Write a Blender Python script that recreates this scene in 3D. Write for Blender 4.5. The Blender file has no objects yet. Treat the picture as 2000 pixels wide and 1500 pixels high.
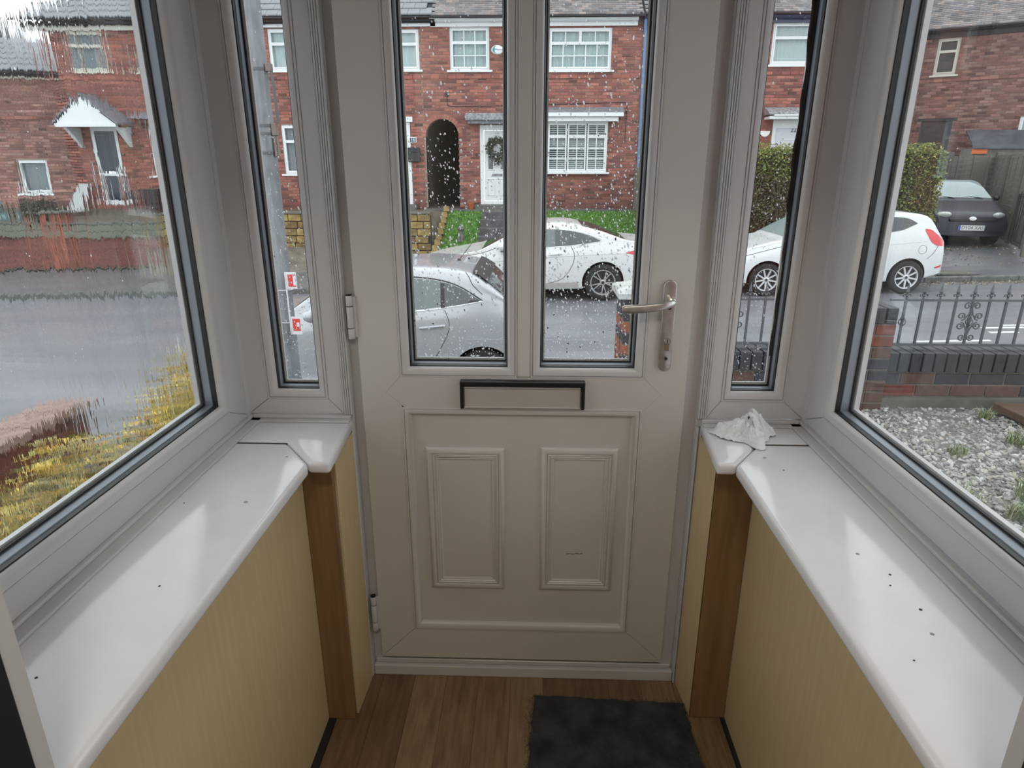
import bpy, bmesh, math, random
from mathutils import Vector, Matrix

# ------------------------------------------------------------------ camera, sky, exposure
scene = bpy.context.scene
COL = scene.collection
cam_data = bpy.data.cameras.new('camera')
cam_data.sensor_width = 36.0
cam_data.lens = 36.0 * 1263.0 / 2000.0
cam_data.clip_start = 0.02
cam_data.clip_end = 200
cam = bpy.data.objects.new('camera', cam_data)
COL.objects.link(cam)
cam.location = (0.0, -1.6, 1.49)
cam.rotation_euler = (math.radians(90 - 18.6), 0.0, math.radians(1.85))
scene.camera = cam

world = bpy.data.worlds.new('overcast_sky')
scene.world = world
world.use_nodes = True
bg = world.node_tree.nodes['Background']
bg.inputs['Color'].default_value = (0.93, 0.965, 1.0, 1)
bg.inputs['Strength'].default_value = 1.0
scene.view_settings.view_transform = 'Standard'
scene.view_settings.look = 'None'
scene.view_settings.gamma = 1.0
scene.view_settings.use_curve_mapping = False
scene.view_settings.exposure = 1.1

# ------------------------------------------------------------------ materials
RND = random.Random(7)

def srgb(r, g, b):
    def c(v):
        v /= 255.0
        return v / 12.92 if v <= 0.04045 else ((v + 0.055) / 1.055) ** 2.4
    return (c(r), c(g), c(b), 1.0)

def mat(name, col, rough=0.5, metal=0.0, col2=None, scale=6.0, stretch=(1, 1, 1), detail=4.0, bump=0.0, bscale=None,
        ramp=(0.35, 0.65), spec=0.5, attr=None, coat=0.0, emit=None, rough2=None):
    m = bpy.data.materials.new(name)
    m.use_nodes = True
    nt = m.node_tree
    b = nt.nodes['Principled BSDF']
    b.inputs['Base Color'].default_value = col
    b.inputs['Roughness'].default_value = rough
    b.inputs['Metallic'].default_value = metal
    b.inputs['Specular IOR Level'].default_value = spec
    if coat:
        b.inputs['Coat Weight'].default_value = coat
        b.inputs['Coat Roughness'].default_value = 0.04
    if col2 is not None or bump or rough2 is not None:
        tc = nt.nodes.new('ShaderNodeTexCoord')
        mp = nt.nodes.new('ShaderNodeMapping')
        mp.inputs['Scale'].default_value = stretch
        nt.links.new(tc.outputs['Object'], mp.inputs['Vector'])
        nz = nt.nodes.new('ShaderNodeTexNoise')
        nz.inputs['Scale'].default_value = scale
        nz.inputs['Detail'].default_value = detail
        nt.links.new(mp.outputs['Vector'], nz.inputs['Vector'])
        if col2 is not None:
            cr = nt.nodes.new('ShaderNodeValToRGB')
            cr.color_ramp.elements[0].position = ramp[0]
            cr.color_ramp.elements[1].position = ramp[1]
            cr.color_ramp.elements[0].color = col
            cr.color_ramp.elements[1].color = col2
            nt.links.new(nz.outputs['Fac'], cr.inputs['Fac'])
            nt.links.new(cr.outputs['Color'], b.inputs['Base Color'])
        if rough2 is not None:
            mr = nt.nodes.new('ShaderNodeMapRange')
            mr.inputs['From Min'].default_value = 0.35
            mr.inputs['From Max'].default_value = 0.65
            mr.inputs['To Min'].default_value = rough
            mr.inputs['To Max'].default_value = rough2
            nt.links.new(nz.outputs['Fac'], mr.inputs['Value'])
            nt.links.new(mr.outputs['Result'], b.inputs['Roughness'])
        if bump:
            n2 = nt.nodes.new('ShaderNodeTexNoise')
            n2.inputs['Scale'].default_value = bscale or scale
            n2.inputs['Detail'].default_value = 3
            nt.links.new(mp.outputs['Vector'], n2.inputs['Vector'])
            bp = nt.nodes.new('ShaderNodeBump')
            bp.inputs['Strength'].default_value = bump
            bp.inputs['Distance'].default_value = 0.01
            nt.links.new(n2.outputs['Fac'], bp.inputs['Height'])
            nt.links.new(bp.outputs['Normal'], b.inputs['Normal'])
    if attr:
        at = nt.nodes.new('ShaderNodeAttribute')
        at.attribute_name = attr
        if col2 is not None:
            mx = nt.nodes.new('ShaderNodeMix')
            mx.data_type = 'RGBA'
            mx.blend_type = 'MULTIPLY'
            mx.inputs[0].default_value = 1.0
            nt.links.new(at.outputs['Color'], mx.inputs[6])
            nt.links.new(cr.outputs['Color'], mx.inputs[7])
            nt.links.new(mx.outputs[2], b.inputs['Base Color'])
        else:
            nt.links.new(at.outputs['Color'], b.inputs['Base Color'])
    if emit:
        b.inputs['Emission Color'].default_value = col
        b.inputs['Emission Strength'].default_value = emit
    return m

def glass_mat(name, tint=(0.97, 0.985, 0.98, 1), rough=0.0, ior=1.45):
    m = bpy.data.materials.new(name)
    m.use_nodes = True
    nt = m.node_tree
    nt.nodes.clear()
    out = nt.nodes.new('ShaderNodeOutputMaterial')
    tr = nt.nodes.new('ShaderNodeBsdfTransparent')
    tr.inputs['Color'].default_value = tint
    gl = nt.nodes.new('ShaderNodeBsdfGlossy')
    gl.inputs['Roughness'].default_value = rough
    fr = nt.nodes.new('ShaderNodeFresnel')
    fr.inputs['IOR'].default_value = ior
    # back faces of the thin sheet reflect like front faces
    gm = nt.nodes.new('ShaderNodeNewGeometry')
    mm = nt.nodes.new('ShaderNodeMix')
    mm.data_type = 'FLOAT'
    mm.inputs[2].default_value = ior
    mm.inputs[3].default_value = 1.0 / ior
    mx = nt.nodes.new('ShaderNodeMixShader')
    nt.links.new(gm.outputs['Backfacing'], mm.inputs[0])
    nt.links.new(mm.outputs[0], fr.inputs['IOR'])
    nt.links.new(fr.outputs[0], mx.inputs['Fac'])
    nt.links.new(tr.outputs[0], mx.inputs[1])
    nt.links.new(gl.outputs[0], mx.inputs[2])
    nt.links.new(mx.outputs[0], out.inputs['Surface'])
    return m

def refract_mat(name, ior=1.33, bump=0.0, scale=(30, 30, 3), bscale=1.0, dist=0.002, mask=None, gloss=0.0):
    m = bpy.data.materials.new(name)
    m.use_nodes = True
    nt = m.node_tree
    nt.nodes.clear()
    out = nt.nodes.new('ShaderNodeOutputMaterial')
    rf = nt.nodes.new('ShaderNodeBsdfRefraction')
    rf.inputs['IOR'].default_value = ior
    rf.inputs['Roughness'].default_value = 0.0
    rf.inputs['Color'].default_value = (0.98, 0.99, 0.99, 1)
    nt.links.new(rf.outputs[0], out.inputs['Surface'])
    if bump:
        tc = nt.nodes.new('ShaderNodeTexCoord')
        mp = nt.nodes.new('ShaderNodeMapping')
        mp.inputs['Scale'].default_value = scale
        nz = nt.nodes.new('ShaderNodeTexNoise')
        nz.inputs['Scale'].default_value = bscale
        nz.inputs['Detail'].default_value = 3.0
        nz.inputs['Distortion'].default_value = 0.4
        bp = nt.nodes.new('ShaderNodeBump')
        bp.inputs['Strength'].default_value = bump
        bp.inputs['Distance'].default_value = dist
        nt.links.new(tc.outputs['Object'], mp.inputs['Vector'])
        nt.links.new(mp.outputs['Vector'], nz.inputs['Vector'])
        if mask:
            mp2 = nt.nodes.new('ShaderNodeMapping')
            mp2.inputs['Scale'].default_value = mask
            n2 = nt.nodes.new('ShaderNodeTexNoise')
            n2.inputs['Scale'].default_value = 1.0
            n2.inputs['Detail'].default_value = 2.0
            mr = nt.nodes.new('ShaderNodeMapRange')
            mr.inputs['From Min'].default_value = 0.34
            mr.inputs['From Max'].default_value = 0.62
            mu = nt.nodes.new('ShaderNodeMath')
            mu.operation = 'MULTIPLY'
            nt.links.new(tc.outputs['Object'], mp2.inputs['Vector'])
            nt.links.new(mp2.outputs['Vector'], n2.inputs['Vector'])
            nt.links.new(n2.outputs['Fac'], mr.inputs['Value'])
            nt.links.new(mr.outputs['Result'], mu.inputs[0])
            nt.links.new(nz.outputs['Fac'], mu.inputs[1])
            nt.links.new(mu.outputs[0], bp.inputs['Height'])
        else:
            nt.links.new(nz.outputs['Fac'], bp.inputs['Height'])
        nt.links.new(bp.outputs['Normal'], rf.inputs['Normal'])
    return m

M = {}
M['upvc'] = mat('white_upvc', (0.565, 0.56, 0.565, 1), 0.33, col2=(0.52, 0.515, 0.52, 1), scale=3.0, ramp=(0.3, 0.8))
M['upvc_door'] = mat('off_white_upvc_door', (0.58, 0.565, 0.545, 1), 0.36, col2=(0.53, 0.51, 0.485, 1), scale=2.5, ramp=(0.3, 0.8), bump=0.04, bscale=260)
M['gasket'] = mat('black_rubber_gasket', (0.012, 0.013, 0.015, 1), 0.5)
M['spacer'] = mat('grey_spacer_bar', (0.24, 0.27, 0.31, 1), 0.4, metal=0.3)
M['sill'] = mat('white_sill_board', (0.76, 0.76, 0.79, 1), 0.13, col2=(0.70, 0.70, 0.73, 1), scale=9, ramp=(0.3, 0.75), bump=0.05, bscale=22)
M['groove'] = mat('dark_joint', (0.07, 0.06, 0.05, 1), 0.8)
M['maple'] = mat('pale_maple_board', srgb(216, 196, 156), 0.42, col2=srgb(200, 178, 136), scale=9, stretch=(9, 9, 0.5), detail=8, ramp=(0.1, 0.9))
M['beech'] = mat('brown_beech_board', srgb(142, 112, 80), 0.45, col2=srgb(120, 92, 62), scale=5, stretch=(9, 9, 0.6), detail=6, ramp=(0.3, 0.7))
M['dark_strip'] = mat('dark_floor_edge_strip', (0.012, 0.012, 0.012, 1), 0.6)
M['chrome'] = mat('satin_silver_handle', (0.62, 0.61, 0.60, 1), 0.3, metal=0.9, col2=(0.52, 0.51, 0.5, 1), scale=60)
M['silver'] = mat('brushed_silver_flap', (0.60, 0.60, 0.58, 1), 0.4, metal=0.5)
M['black_plastic'] = mat('black_plastic', (0.01, 0.011, 0.013, 1), 0.3)
M['brass'] = mat('worn_brass', (0.35, 0.28, 0.2, 1), 0.35, metal=0.9)
M['glass'] = glass_mat('clear_window_glass')
M['drop'] = refract_mat('rain_water', 1.33)
_nt = M['drop'].node_tree
_rf = [n for n in _nt.nodes if n.type == 'BSDF_REFRACTION'][0]
_out = [n for n in _nt.nodes if n.type == 'OUTPUT_MATERIAL'][0]
_tl = _nt.nodes.new('ShaderNodeBsdfTranslucent')        # white scatter added to mimic sky glints in the drops
_tl.inputs['Color'].default_value = (0.95, 0.97, 1.0, 1)
_mx = _nt.nodes.new('ShaderNodeMixShader')
_mx.inputs['Fac'].default_value = 0.34
_nt.links.new(_rf.outputs[0], _mx.inputs[1]); _nt.links.new(_tl.outputs[0], _mx.inputs[2]); _nt.links.new(_mx.outputs[0], _out.inputs['Surface'])
M['wet_flat'] = refract_mat('water_film_inner', 1.33)
M['wet_bump'] = refract_mat('water_film_outer', 1.33, bump=0.42, scale=(60, 60, 7), bscale=1.0, dist=0.0035, mask=(1.6, 1.6, 2.2))
M['wet_bump_soft'] = refract_mat('water_film_outer_thin', 1.33, bump=0.18, scale=(40, 40, 10), bscale=1.0, dist=0.002, mask=(1.2, 1.2, 1.6))
M['mat_pile'] = mat('charcoal_mat_pile', (0.034, 0.036, 0.040, 1), 0.95, col2=(0.068, 0.071, 0.076, 1), scale=14, bump=0.5, bscale=120, spec=0.1)
M['tissue'] = mat('white_tissue_paper', (0.80, 0.81, 0.83, 1), 0.9, spec=0.1, bump=0.4, bscale=60)
M['white_wall'] = mat('white_painted_plaster', (0.80, 0.79, 0.77, 1), 0.8, bump=0.05, bscale=80)
PLANKS = []
for i, (a, b) in enumerate([((146, 120, 92), (112, 88, 64)), ((136, 112, 84), (104, 82, 58)), ((152, 128, 100), (120, 97, 72)), ((126, 101, 76), (98, 77, 56))]):
    PLANKS.append(mat('oak_laminate_%d' % i, srgb(*a), 0.42, col2=srgb(*b), scale=4.5, stretch=(16, 1.6, 1), detail=7, ramp=(0.32, 0.68)))

# ------------------------------------------------------------------ mesh helpers
OFF = {}   # world offset of the Empty a part hangs from

def tag(o, label=None, cat=None, group=None, kind=None):
    if label: o['label'] = label
    if cat: o['category'] = cat
    if group: o['group'] = group
    if kind: o['kind'] = kind
    return o

def root(name, loc=(0, 0, 0), label=None, cat=None, group=None, kind=None, rotz=0.0):
    o = bpy.data.objects.new(name, None)
    o.empty_display_size = 0.1
    COL.objects.link(o)
    o.location = loc
    o.rotation_euler = (0, 0, rotz)
    OFF[o.name] = Vector(loc) if rotz == 0.0 else Vector((0, 0, 0))
    return tag(o, label, cat, group, kind)

class MB:
    def __init__(s):
        s.v = []; s.f = []; s.m = []; s.c = []; s.cur = 0; s.col = None
    def face(s, ids):
        s.f.append(tuple(ids)); s.m.append(s.cur); s.c.append(s.col)
    def poly(s, pts):
        n = len(s.v); s.v += [tuple(p) for p in pts]; s.face(range(n, n + len(pts))); return s
    def box(s, x0, x1, y0, y1, z0, z1):
        n = len(s.v)
        s.v += [(x0, y0, z0), (x1, y0, z0), (x1, y1, z0), (x0, y1, z0), (x0, y0, z1), (x1, y0, z1), (x1, y1, z1), (x0, y1, z1)]
        for q in ((0, 3, 2, 1), (4, 5, 6, 7), (0, 1, 5, 4), (1, 2, 6, 5), (2, 3, 7, 6), (3, 0, 4, 7)):
            s.face([n + i for i in q])
        return s
    def prism(s, pts, vec):
        n = len(s.v); k = len(pts); vec = Vector(vec)
        s.v += [tuple(p) for p in pts] + [tuple(Vector(p) + vec) for p in pts]
        s.face(range(n + k - 1, n - 1, -1)); s.face(range(n + k, n + 2 * k))
        for i in range(k):
            j = (i + 1) % k
            s.face((n + i, n + j, n + k + j, n + k + i))
        return s
    def grid(s, fn, nu, nv, closed_u=False):
        n = len(s.v)
        for i in range(nu + (0 if closed_u else 1)):
            for j in range(nv + 1):
                s.v.append(tuple(fn(i / nu, j / nv)))
        w = nv + 1
        for i in range(nu):
            for j in range(nv):
                i2 = (i + 1) % nu if closed_u else i + 1
                s.face((n + i * w + j, n + i2 * w + j, n + i2 * w + j + 1, n + i * w + j + 1))
        return s
    def tube(s, pts, r, k=8, caps=True):
        pts = [Vector(p) for p in pts]; n0 = len(s.v); N = len(pts)
        rr = r if isinstance(r, (list, tuple)) else [r] * N
        prev = None
        for i, p in enumerate(pts):
            t = (pts[min(i + 1, N - 1)] - pts[max(i - 1, 0)]).normalized()
            if prev is None:
                a = Vector((0, 0, 1)) if abs(t.z) < 0.9 else Vector((1, 0, 0))
                u = t.cross(a).normalized()
            else:
                u = (prev - t * prev.dot(t))
                u = u.normalized() if u.length > 1e-6 else t.orthogonal().normalized()
            prev = u; w = t.cross(u)
            for q in range(k):
                an = 2 * math.pi * q / k
                s.v.append(tuple(p + (u * math.cos(an) + w * math.sin(an)) * rr[i]))
        for i in range(N - 1):
            for q in range(k):
                q2 = (q + 1) % k
                s.face((n0 + i * k + q, n0 + i * k + q2, n0 + (i + 1) * k + q2, n0 + (i + 1) * k + q))
        if caps:
            s.face(range(n0 + k - 1, n0 - 1, -1)); s.face(range(n0 + (N - 1) * k, n0 + N * k))
        return s
    def lathe(s, prof, origin, axis='y', k=32, a0=0.0, a1=2 * math.pi):
        o = Vector(origin); n0 = len(s.v); N = len(prof); full = abs(a1 - a0 - 2 * math.pi) < 1e-6
        cnt = k if full else k + 1
        for i in range(cnt):
            an = a0 + (a1 - a0) * i / k
            c, sn = math.cos(an), math.sin(an)
            for (r, h) in prof:
                if axis == 'y': p = (r * c, h, r * sn)
                elif axis == 'z': p = (r * c, r * sn, h)
                else: p = (h, r * c, r * sn)
                s.v.append(tuple(o + Vector(p)))
        for i in range(k):
            i2 = (i + 1) % cnt
            for j in range(N - 1):
                s.face((n0 + i * N + j, n0 + i * N + j + 1, n0 + i2 * N + j + 1, n0 + i2 * N + j))
        return s
    def mesh(s, name, mats, off=(0, 0, 0), smooth=False, bevel=0.0, seg=1, merge=False, recalc=True):
        me = bpy.data.meshes.new(name)
        o = Vector(off)
        me.from_pydata([tuple(Vector(p) - o) for p in s.v], [], s.f)
        ml = mats if isinstance(mats, (list, tuple)) else [mats]
        for q in ml: me.materials.append(q)
        if len(ml) > 1: me.polygons.foreach_set('material_index', s.m)
        if any(c is not None for c in s.c):
            at = me.color_attributes.new('bc', 'FLOAT_COLOR', 'CORNER')
            vals = []
            for p, c in zip(me.polygons, s.c):
                c = c or (0.5, 0.5, 0.5)
                for _ in range(p.loop_total): vals += [c[0], c[1], c[2], 1.0]
            at.data.foreach_set('color', vals)
        if bevel or merge or recalc:
            bm = bmesh.new(); bm.from_mesh(me)
            if merge: bmesh.ops.remove_doubles(bm, verts=bm.verts, dist=1e-5)
            if recalc: bmesh.ops.recalc_face_normals(bm, faces=bm.faces)
            if bevel:
                ed = [e for e in bm.edges if len(e.link_faces) == 2 and e.calc_face_angle(0) > 0.6]
                bmesh.ops.bevel(bm, geom=ed, offset=bevel, segments=seg, affect='EDGES', profile=0.5, clamp_overlap=True)
            bm.to_mesh(me); bm.free()
        if smooth:
            me.polygons.foreach_set('use_smooth', [True] * len(me.polygons))
            try: me.set_sharp_from_angle(angle=math.radians(40))
            except Exception: pass
        me.update()
        return me
    def build(s, name, mats, parent=None, local=False, **kw):
        off = Vector((0, 0, 0))
        if parent is not None and not local: off = OFF.get(parent.name, Vector((0, 0, 0)))
        me = s.mesh(name, mats, off=off, **kw)
        return link(name, me, parent)

def link(name, me, parent=None, loc=(0, 0, 0), rot=(0, 0, 0), scl=(1, 1, 1)):
    o = bpy.data.objects.new(name, me)
    COL.objects.link(o)
    o.location = loc; o.rotation_euler = rot; o.scale = scl
    if parent is not None:
        o.parent = parent
        OFF[o.name] = OFF.get(parent.name, Vector((0, 0, 0))).copy()
    else:
        OFF[o.name] = Vector((0, 0, 0))
    return o

def place(name, me, parent, wloc, rot=(0, 0, 0), scl=(1, 1, 1)):
    """a shared mesh as a part, at a world position"""
    return link(name, me, parent, tuple(Vector(wloc) - OFF.get(parent.name, Vector((0, 0, 0)))), rot, scl)

def bx(name, mats, parent, dims, bevel=0.0, seg=1, local=False):
    return MB().box(*dims).build(name, mats, parent, local=local, bevel=bevel, seg=seg)

def text_obj(name, txt, size, m, parent, wloc, rot, extrude=0.001, align='CENTER', local=False, xs=1.0):
    cu = bpy.data.curves.new(name, 'FONT')
    cu.body = txt; cu.size = size; cu.extrude = extrude; cu.align_x = align; cu.align_y = 'CENTER'
    ob = bpy.data.objects.new(name + '_tmp', cu); COL.objects.link(ob)
    dg = bpy.context.evaluated_depsgraph_get()
    me = bpy.data.meshes.new_from_object(ob.evaluated_get(dg))
    bpy.data.objects.remove(ob); bpy.data.curves.remove(cu)
    me.materials.clear(); me.materials.append(m)
    loc = wloc if local else tuple(Vector(wloc) - OFF.get(parent.name, Vector((0, 0, 0))))
    return link(name, me, parent, loc, rot, (xs, 1, 1))

# rectangular sweeps: Mp(a, b, h) -> world, profile = [(inset, height)]
def sweep_rect(rect, prof, Mp):
    a0, a1, b0, b1 = rect
    mb = MB(); N = len(prof)
    for (i, h) in prof:
        for (a, b) in ((a0 + i, b0 + i), (a1 - i, b0 + i), (a1 - i, b1 - i), (a0 + i, b1 - i)):
            mb.v.append(tuple(Mp(a, b, h)))
    for j in range(N - 1):
        for k in range(4):
            k2 = (k + 1) % 4
            mb.face((j * 4 + k, j * 4 + k2, (j + 1) * 4 + k2, (j + 1) * 4 + k))
    return mb

def mitred(parent, names, rect, w, h0, h1, Mp, m, gap=0.0006, bev=0.0012):
    """four mitred frame pieces of face width w between heights h0 (back) and h1 (front)"""
    a0, a1, b0, b1 = rect
    ws = w if isinstance(w, (list, tuple)) else (w, w, w, w)   # left, right, bottom, top
    o = [(a0, b0), (a1, b0), (a1, b1), (a0, b1)]
    i = [(a0 + ws[0], b0 + ws[2]), (a1 - ws[1], b0 + ws[2]), (a1 - ws[1], b1 - ws[3]), (a0 + ws[0], b1 - ws[3])]
    out = []
    for k in range(4):
        k2 = (k + 1) % 4
        q = [Vector((*o[k], 0)), Vector((*o[k2], 0)), Vector((*i[k2], 0)), Vector((*i[k], 0))]
        dirv = (q[1] - q[0]).normalized() * gap
        q = [q[0] + dirv, q[1] - dirv, q[2] - dirv, q[3] + dirv]
        mb = MB()
        lo = [Mp(p.x, p.y, h0) for p in q]; hi = [Mp(p.x, p.y, h1) for p in q]
        mb.v = [tuple(p) for p in lo + hi]
        mb.face((3, 2, 1, 0)); mb.face((4, 5, 6, 7))
        for t in range(4):
            t2 = (t + 1) % 4
            mb.face((t, t2, 4 + t2, 4 + t))
        out.append(mb.build(names[k], m, parent, bevel=bev))
    return out

BEAD = [(0.0, -0.002), (0.0, 0.002), (0.0045, 0.003), (0.0055, 0.0005), (0.007, 0.0045), (0.012, 0.0045), (0.018, 0.002), (0.0225, -0.004), (0.0245, -0.010), (0.0245, -0.03)]

def glazing(parent, rect, Mp, depth=0.03, pane='glass', edge_gasket=0.0025):
    """bead, gasket, pane and spacer bar inside the frame opening rect"""
    a0, a1, b0, b1 = rect
    sweep_rect(rect, BEAD, Mp).build('glazing_bead', M['upvc'], parent, smooth=True)
    r2 = (a0 + 0.0245, a1 - 0.0245, b0 + 0.0245, b1 - 0.0245)
    g = sweep_rect(r2, [(-0.001, -0.012), (edge_gasket, -0.013), (edge_gasket, -depth)], Mp).build('gasket', M['gasket'], parent)
    # spacer bar between the two panes, set back from the bead
    sp = sweep_rect(r2, [(0.002, -depth), (0.004, -depth - 0.001), (0.004, -depth - 0.019), (-0.01, -depth - 0.019)], Mp).build('spacer_bar', M['spacer'], parent)
    sweep_rect(r2, [(0.004, -depth - 0.019), (0.008, -depth - 0.0195), (0.008, -depth - 0.023)], Mp).build('outer_gasket', M['gasket'], parent)
    sweep_rect(r2, [(0.0, -depth - 0.025), (0.012, -depth - 0.027), (0.010, -depth - 0.04), (-0.03, -depth - 0.042)], Mp).build('outer_frame', M['upvc'], parent)
    mb = MB()
    h0, h1 = -depth - 0.0245, -depth - 0.0205
    p = [(a0 + 0.02, b0 + 0.02), (a1 - 0.02, b0 + 0.02), (a1 - 0.02, b1 - 0.02), (a0 + 0.02, b1 - 0.02)]
    mb.v = [tuple(Mp(*q, h0)) for q in p] + [tuple(Mp(*q, h1)) for q in p]
    mb.face((3, 2, 1, 0)); mb.face((4, 5, 6, 7))
    for t in range(4):
        t2 = (t + 1) % 4
        mb.face((t, t2, 4 + t2, 4 + t))
    pane_o = mb.build('pane', M['glass'], parent)
    return pane_o, r2, h0

def drops(pane_o, rect, h, Mp, n, rng, dens=lambda u, v: 1.0, rmin=0.0009, rmax=0.0028, name='raindrops'):
    """rain drops on the outer face of a pane: half ellipsoids, some with a short run"""
    a0, a1, b0, b1 = rect
    mb = MB(); c = 0; tries = 0
    while c < n and tries < n * 20:
        tries += 1
        u, v = rng.random(), rng.random()
        if rng.random() > dens(u, v): continue
        a = a0 + (a1 - a0) * u; b = b0 + (b1 - b0) * v
        r = rmin + (rmax - rmin) * rng.random() ** 2.2
        el = 1.0 + rng.random() * 1.3 * (1 if rng.random() < 0.6 else 0.2)
        sl = rng.uniform(-0.05, 0.35)
        K = 7; n0 = len(mb.v); hh = r * rng.uniform(0.7, 1.05)
        for (fr, fh) in ((1.0, 0.0), (0.8, 0.6), (0.42, 0.92)):
            for q in range(K):
                an = 2 * math.pi * q / K
                da = math.cos(an) * r * fr; db = math.sin(an) * r * el * fr
                mb.v.append(tuple(Mp(a + da - sl * db, b + db, h - 0.0002 - hh * fh)))
        mb.v.append(tuple(Mp(a, b, h - 0.0002 - hh)))
        for ring in range(2):
            for q in range(K):
                q2 = (q + 1) % K
                mb.face((n0 + ring * K + q, n0 + ring * K + q2, n0 + (ring + 1) * K + q2, n0 + (ring + 1) * K + q))
        for q in range(K):
            mb.face((n0 + 2 * K + q, n0 + 2 * K + (q + 1) % K, n0 + 3 * K))
        mb.face([n0 + q for q in range(K)][::-1])
        c += 1
    o = mb.build(name, M['drop'], pane_o, smooth=True)
    o['kind'] = 'stuff'
    return o
# ================================================================== THE PORCH
MF = lambda a, b, h: (a, -h, b)                 # front (door) plane
ML = lambda a, b, h: (-0.757 + h, a, b)         # left window plane
MR = lambda a, b, h: (0.71 - h, a, b)           # right window plane
NM = ('bottom_rail', 'stile', 'top_rail', 'stile')

# ---- floor of laminate strips
fl = root('floor', (0, -1.5, 0), 'wood-effect laminate floor of the porch in brown strips', 'floor', kind='structure')
bx('floor_bed', M['dark_strip'], fl, (-0.6, 0.6, -4.0, 0.02, -0.06, -0.006))
rp = random.Random(11)
x = -0.545
while x < 0.54:
    w = 0.098
    y = 0.015
    first = True
    while y > -3.9:
        ln = rp.uniform(0.35, 0.95) if first else rp.uniform(0.6, 1.1)
        first = False
        y1 = max(y - ln, -3.95)
        x1 = min(x + w, 0.545)
        MB().box(x + 0.0004, x1 - 0.0004, y1 + 0.0004, y - 0.0004, -0.006, 0.0).build('plank', rp.choice(PLANKS), fl)
        y = y1
    x += w
for (xa, xb) in ((-0.567, -0.546), (0.546, 0.558)):
    bx('edge_strip', M['dark_strip'], fl, (xa, xb, -3.9, -0.15, -0.006, 0.004))

# ---- low walls under the windows, boarded in pale maple
wl = root('wall_left', (-0.7, -0.6, 0), 'pale maple boarding below the window with the tall-leaved yellow shrub outside', 'wall', kind='structure')
bx('board', M['maple'], wl, (-0.585, -0.566, -1.09, -0.176, 0.004, 0.815))
bx('masonry_core', M['white_wall'], wl, (-0.84, -0.587, -1.25, 0.07, -0.4, 0.81))
wr = root('wall_right', (0.65, -0.6, 0), 'pale maple boarding below the window facing the gravel yard', 'wall', kind='structure')
bx('board', M['maple'], wr, (0.557, 0.576, -1.09, -0.138, 0.004, 0.815))
bx('masonry_core', M['white_wall'], wr, (0.578, 0.80, -1.25, 0.07, -0.4, 0.81))

t1 = root('trim_1', (-0.53, -0.09, 0), 'boxed corner of brown and maple boards on the hinge side of the door', 'trim', kind='structure')
bx('front_board', M['beech'], t1, (-0.5655, -0.490, -0.178, -0.160, 0.002, 0.812), bevel=0.0015)
MB().prism([(-0.4935, -0.157, 0.002), (-0.486, -0.157, 0.002), (-0.480, -0.012, 0.002), (-0.490, -0.012, 0.002)], (0, 0, 0.812)).build('side_board', M['maple'], t1)
bx('gap_liner', M['beech'], t1, (-0.56, -0.497, -0.16, -0.02, 0.002, 0.80))
t2 = root('trim_2', (0.5, -0.07, 0), 'boxed corner of brown and maple boards on the handle side of the door', 'trim', kind='structure')
bx('front_board', M['beech'], t2, (0.460, 0.5565, -0.139, -0.121, 0.002, 0.812), bevel=0.0015)
MB().prism([(0.4575, -0.136, 0.002), (0.466, -0.120, 0.002), (0.456, -0.012, 0.002), (0.444, -0.012, 0.002)], (0, 0, 0.812)).build('side_board', M['maple'], t2)
bx('gap_liner', M['beech'], t2, (0.47, 0.55, -0.121, -0.02, 0.002, 0.80))

def reeds(name, parent, x0, x1, z0, z1, y, n, h=0.006, m=None):
    prof = []
    w = (x1 - x0) / n
    prof.append((x0, y + 0.002))
    for i in range(n):
        for k in range(7):
            an = math.pi * k / 6
            prof.append((x0 + w * (i + 0.5) - math.cos(an) * w * 0.46, y - 0.001 - math.sin(an) * h * 0.8))
    prof.append((x1, y + 0.002))
    mb = MB()
    mb.grid(lambda u, v: (prof[round(u * (len(prof) - 1))][0], prof[round(u * (len(prof) - 1))][1], z0 + (z1 - z0) * v), len(prof) - 1, 1)
    return mb.build(name, m or M['upvc'], parent, smooth=True)

# ---- the door
d1 = root('door_1', (-0.025, 0, 0), 'white front door with two tall panes above a panelled lower half', 'door', kind='structure')
U = M['upvc_door']
leaf = (-0.449, 0.399, 0.066, 2.03)
mitred(d1, NM, leaf, (0.105, 0.109, 0.106, 0.1), -0.058, 0.0, MF, U)
bx('mid_rail_joint', M['groove'], d1, (-0.342, 0.288, 0.0, 0.056, 0.884, 0.969))
jp = [(-0.344, 0.9695), (0.29, 0.9695), (0.336, 0.925), (0.296, 0.8835), (-0.336, 0.8835), (-0.384, 0.925)]
cx, cz = -0.024, 0.926
MB().prism([(cx + (a - cx) * 1.003, 0.0002, cz + (b - cz) * 1.015) for a, b in jp], (0, -0.0005, 0)).build('joint_line', mat('pale_joint', (0.33, 0.31, 0.28, 1), 0.6), d1)
MB().prism([(a, 0.001, b) for a, b in jp], (0, -0.0018, 0)).build('mid_rail', U, d1)
bx('mullion', U, d1, (-0.039, -0.004, -0.002, 0.05, 0.9705, 1.93), bevel=0.003, seg=2)
drng = random.Random(5)
for k, r in enumerate([(-0.344, -0.039, 0.969, 1.93), (-0.004, 0.29, 0.969, 1.93)]):
    po, r2, h0 = glazing(d1, r, MF)
    dn = (lambda u, v: 0.10 + 0.9 * max(0.0, min(1.0, (0.95 - v) * 1.1)) ** 1.2) if k == 0 else (lambda u, v: 0.12 + 0.88 * max(0.0, min(1.0, (0.98 - v) * 1.15)))
    drops(po, r2, h0, MF, 1500 if k == 0 else 1900, drng, dn, 0.0007, 0.0026)
    if k == 0:
        sweep_rect(r, [(0, 0), (0, 0)], MF)
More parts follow.
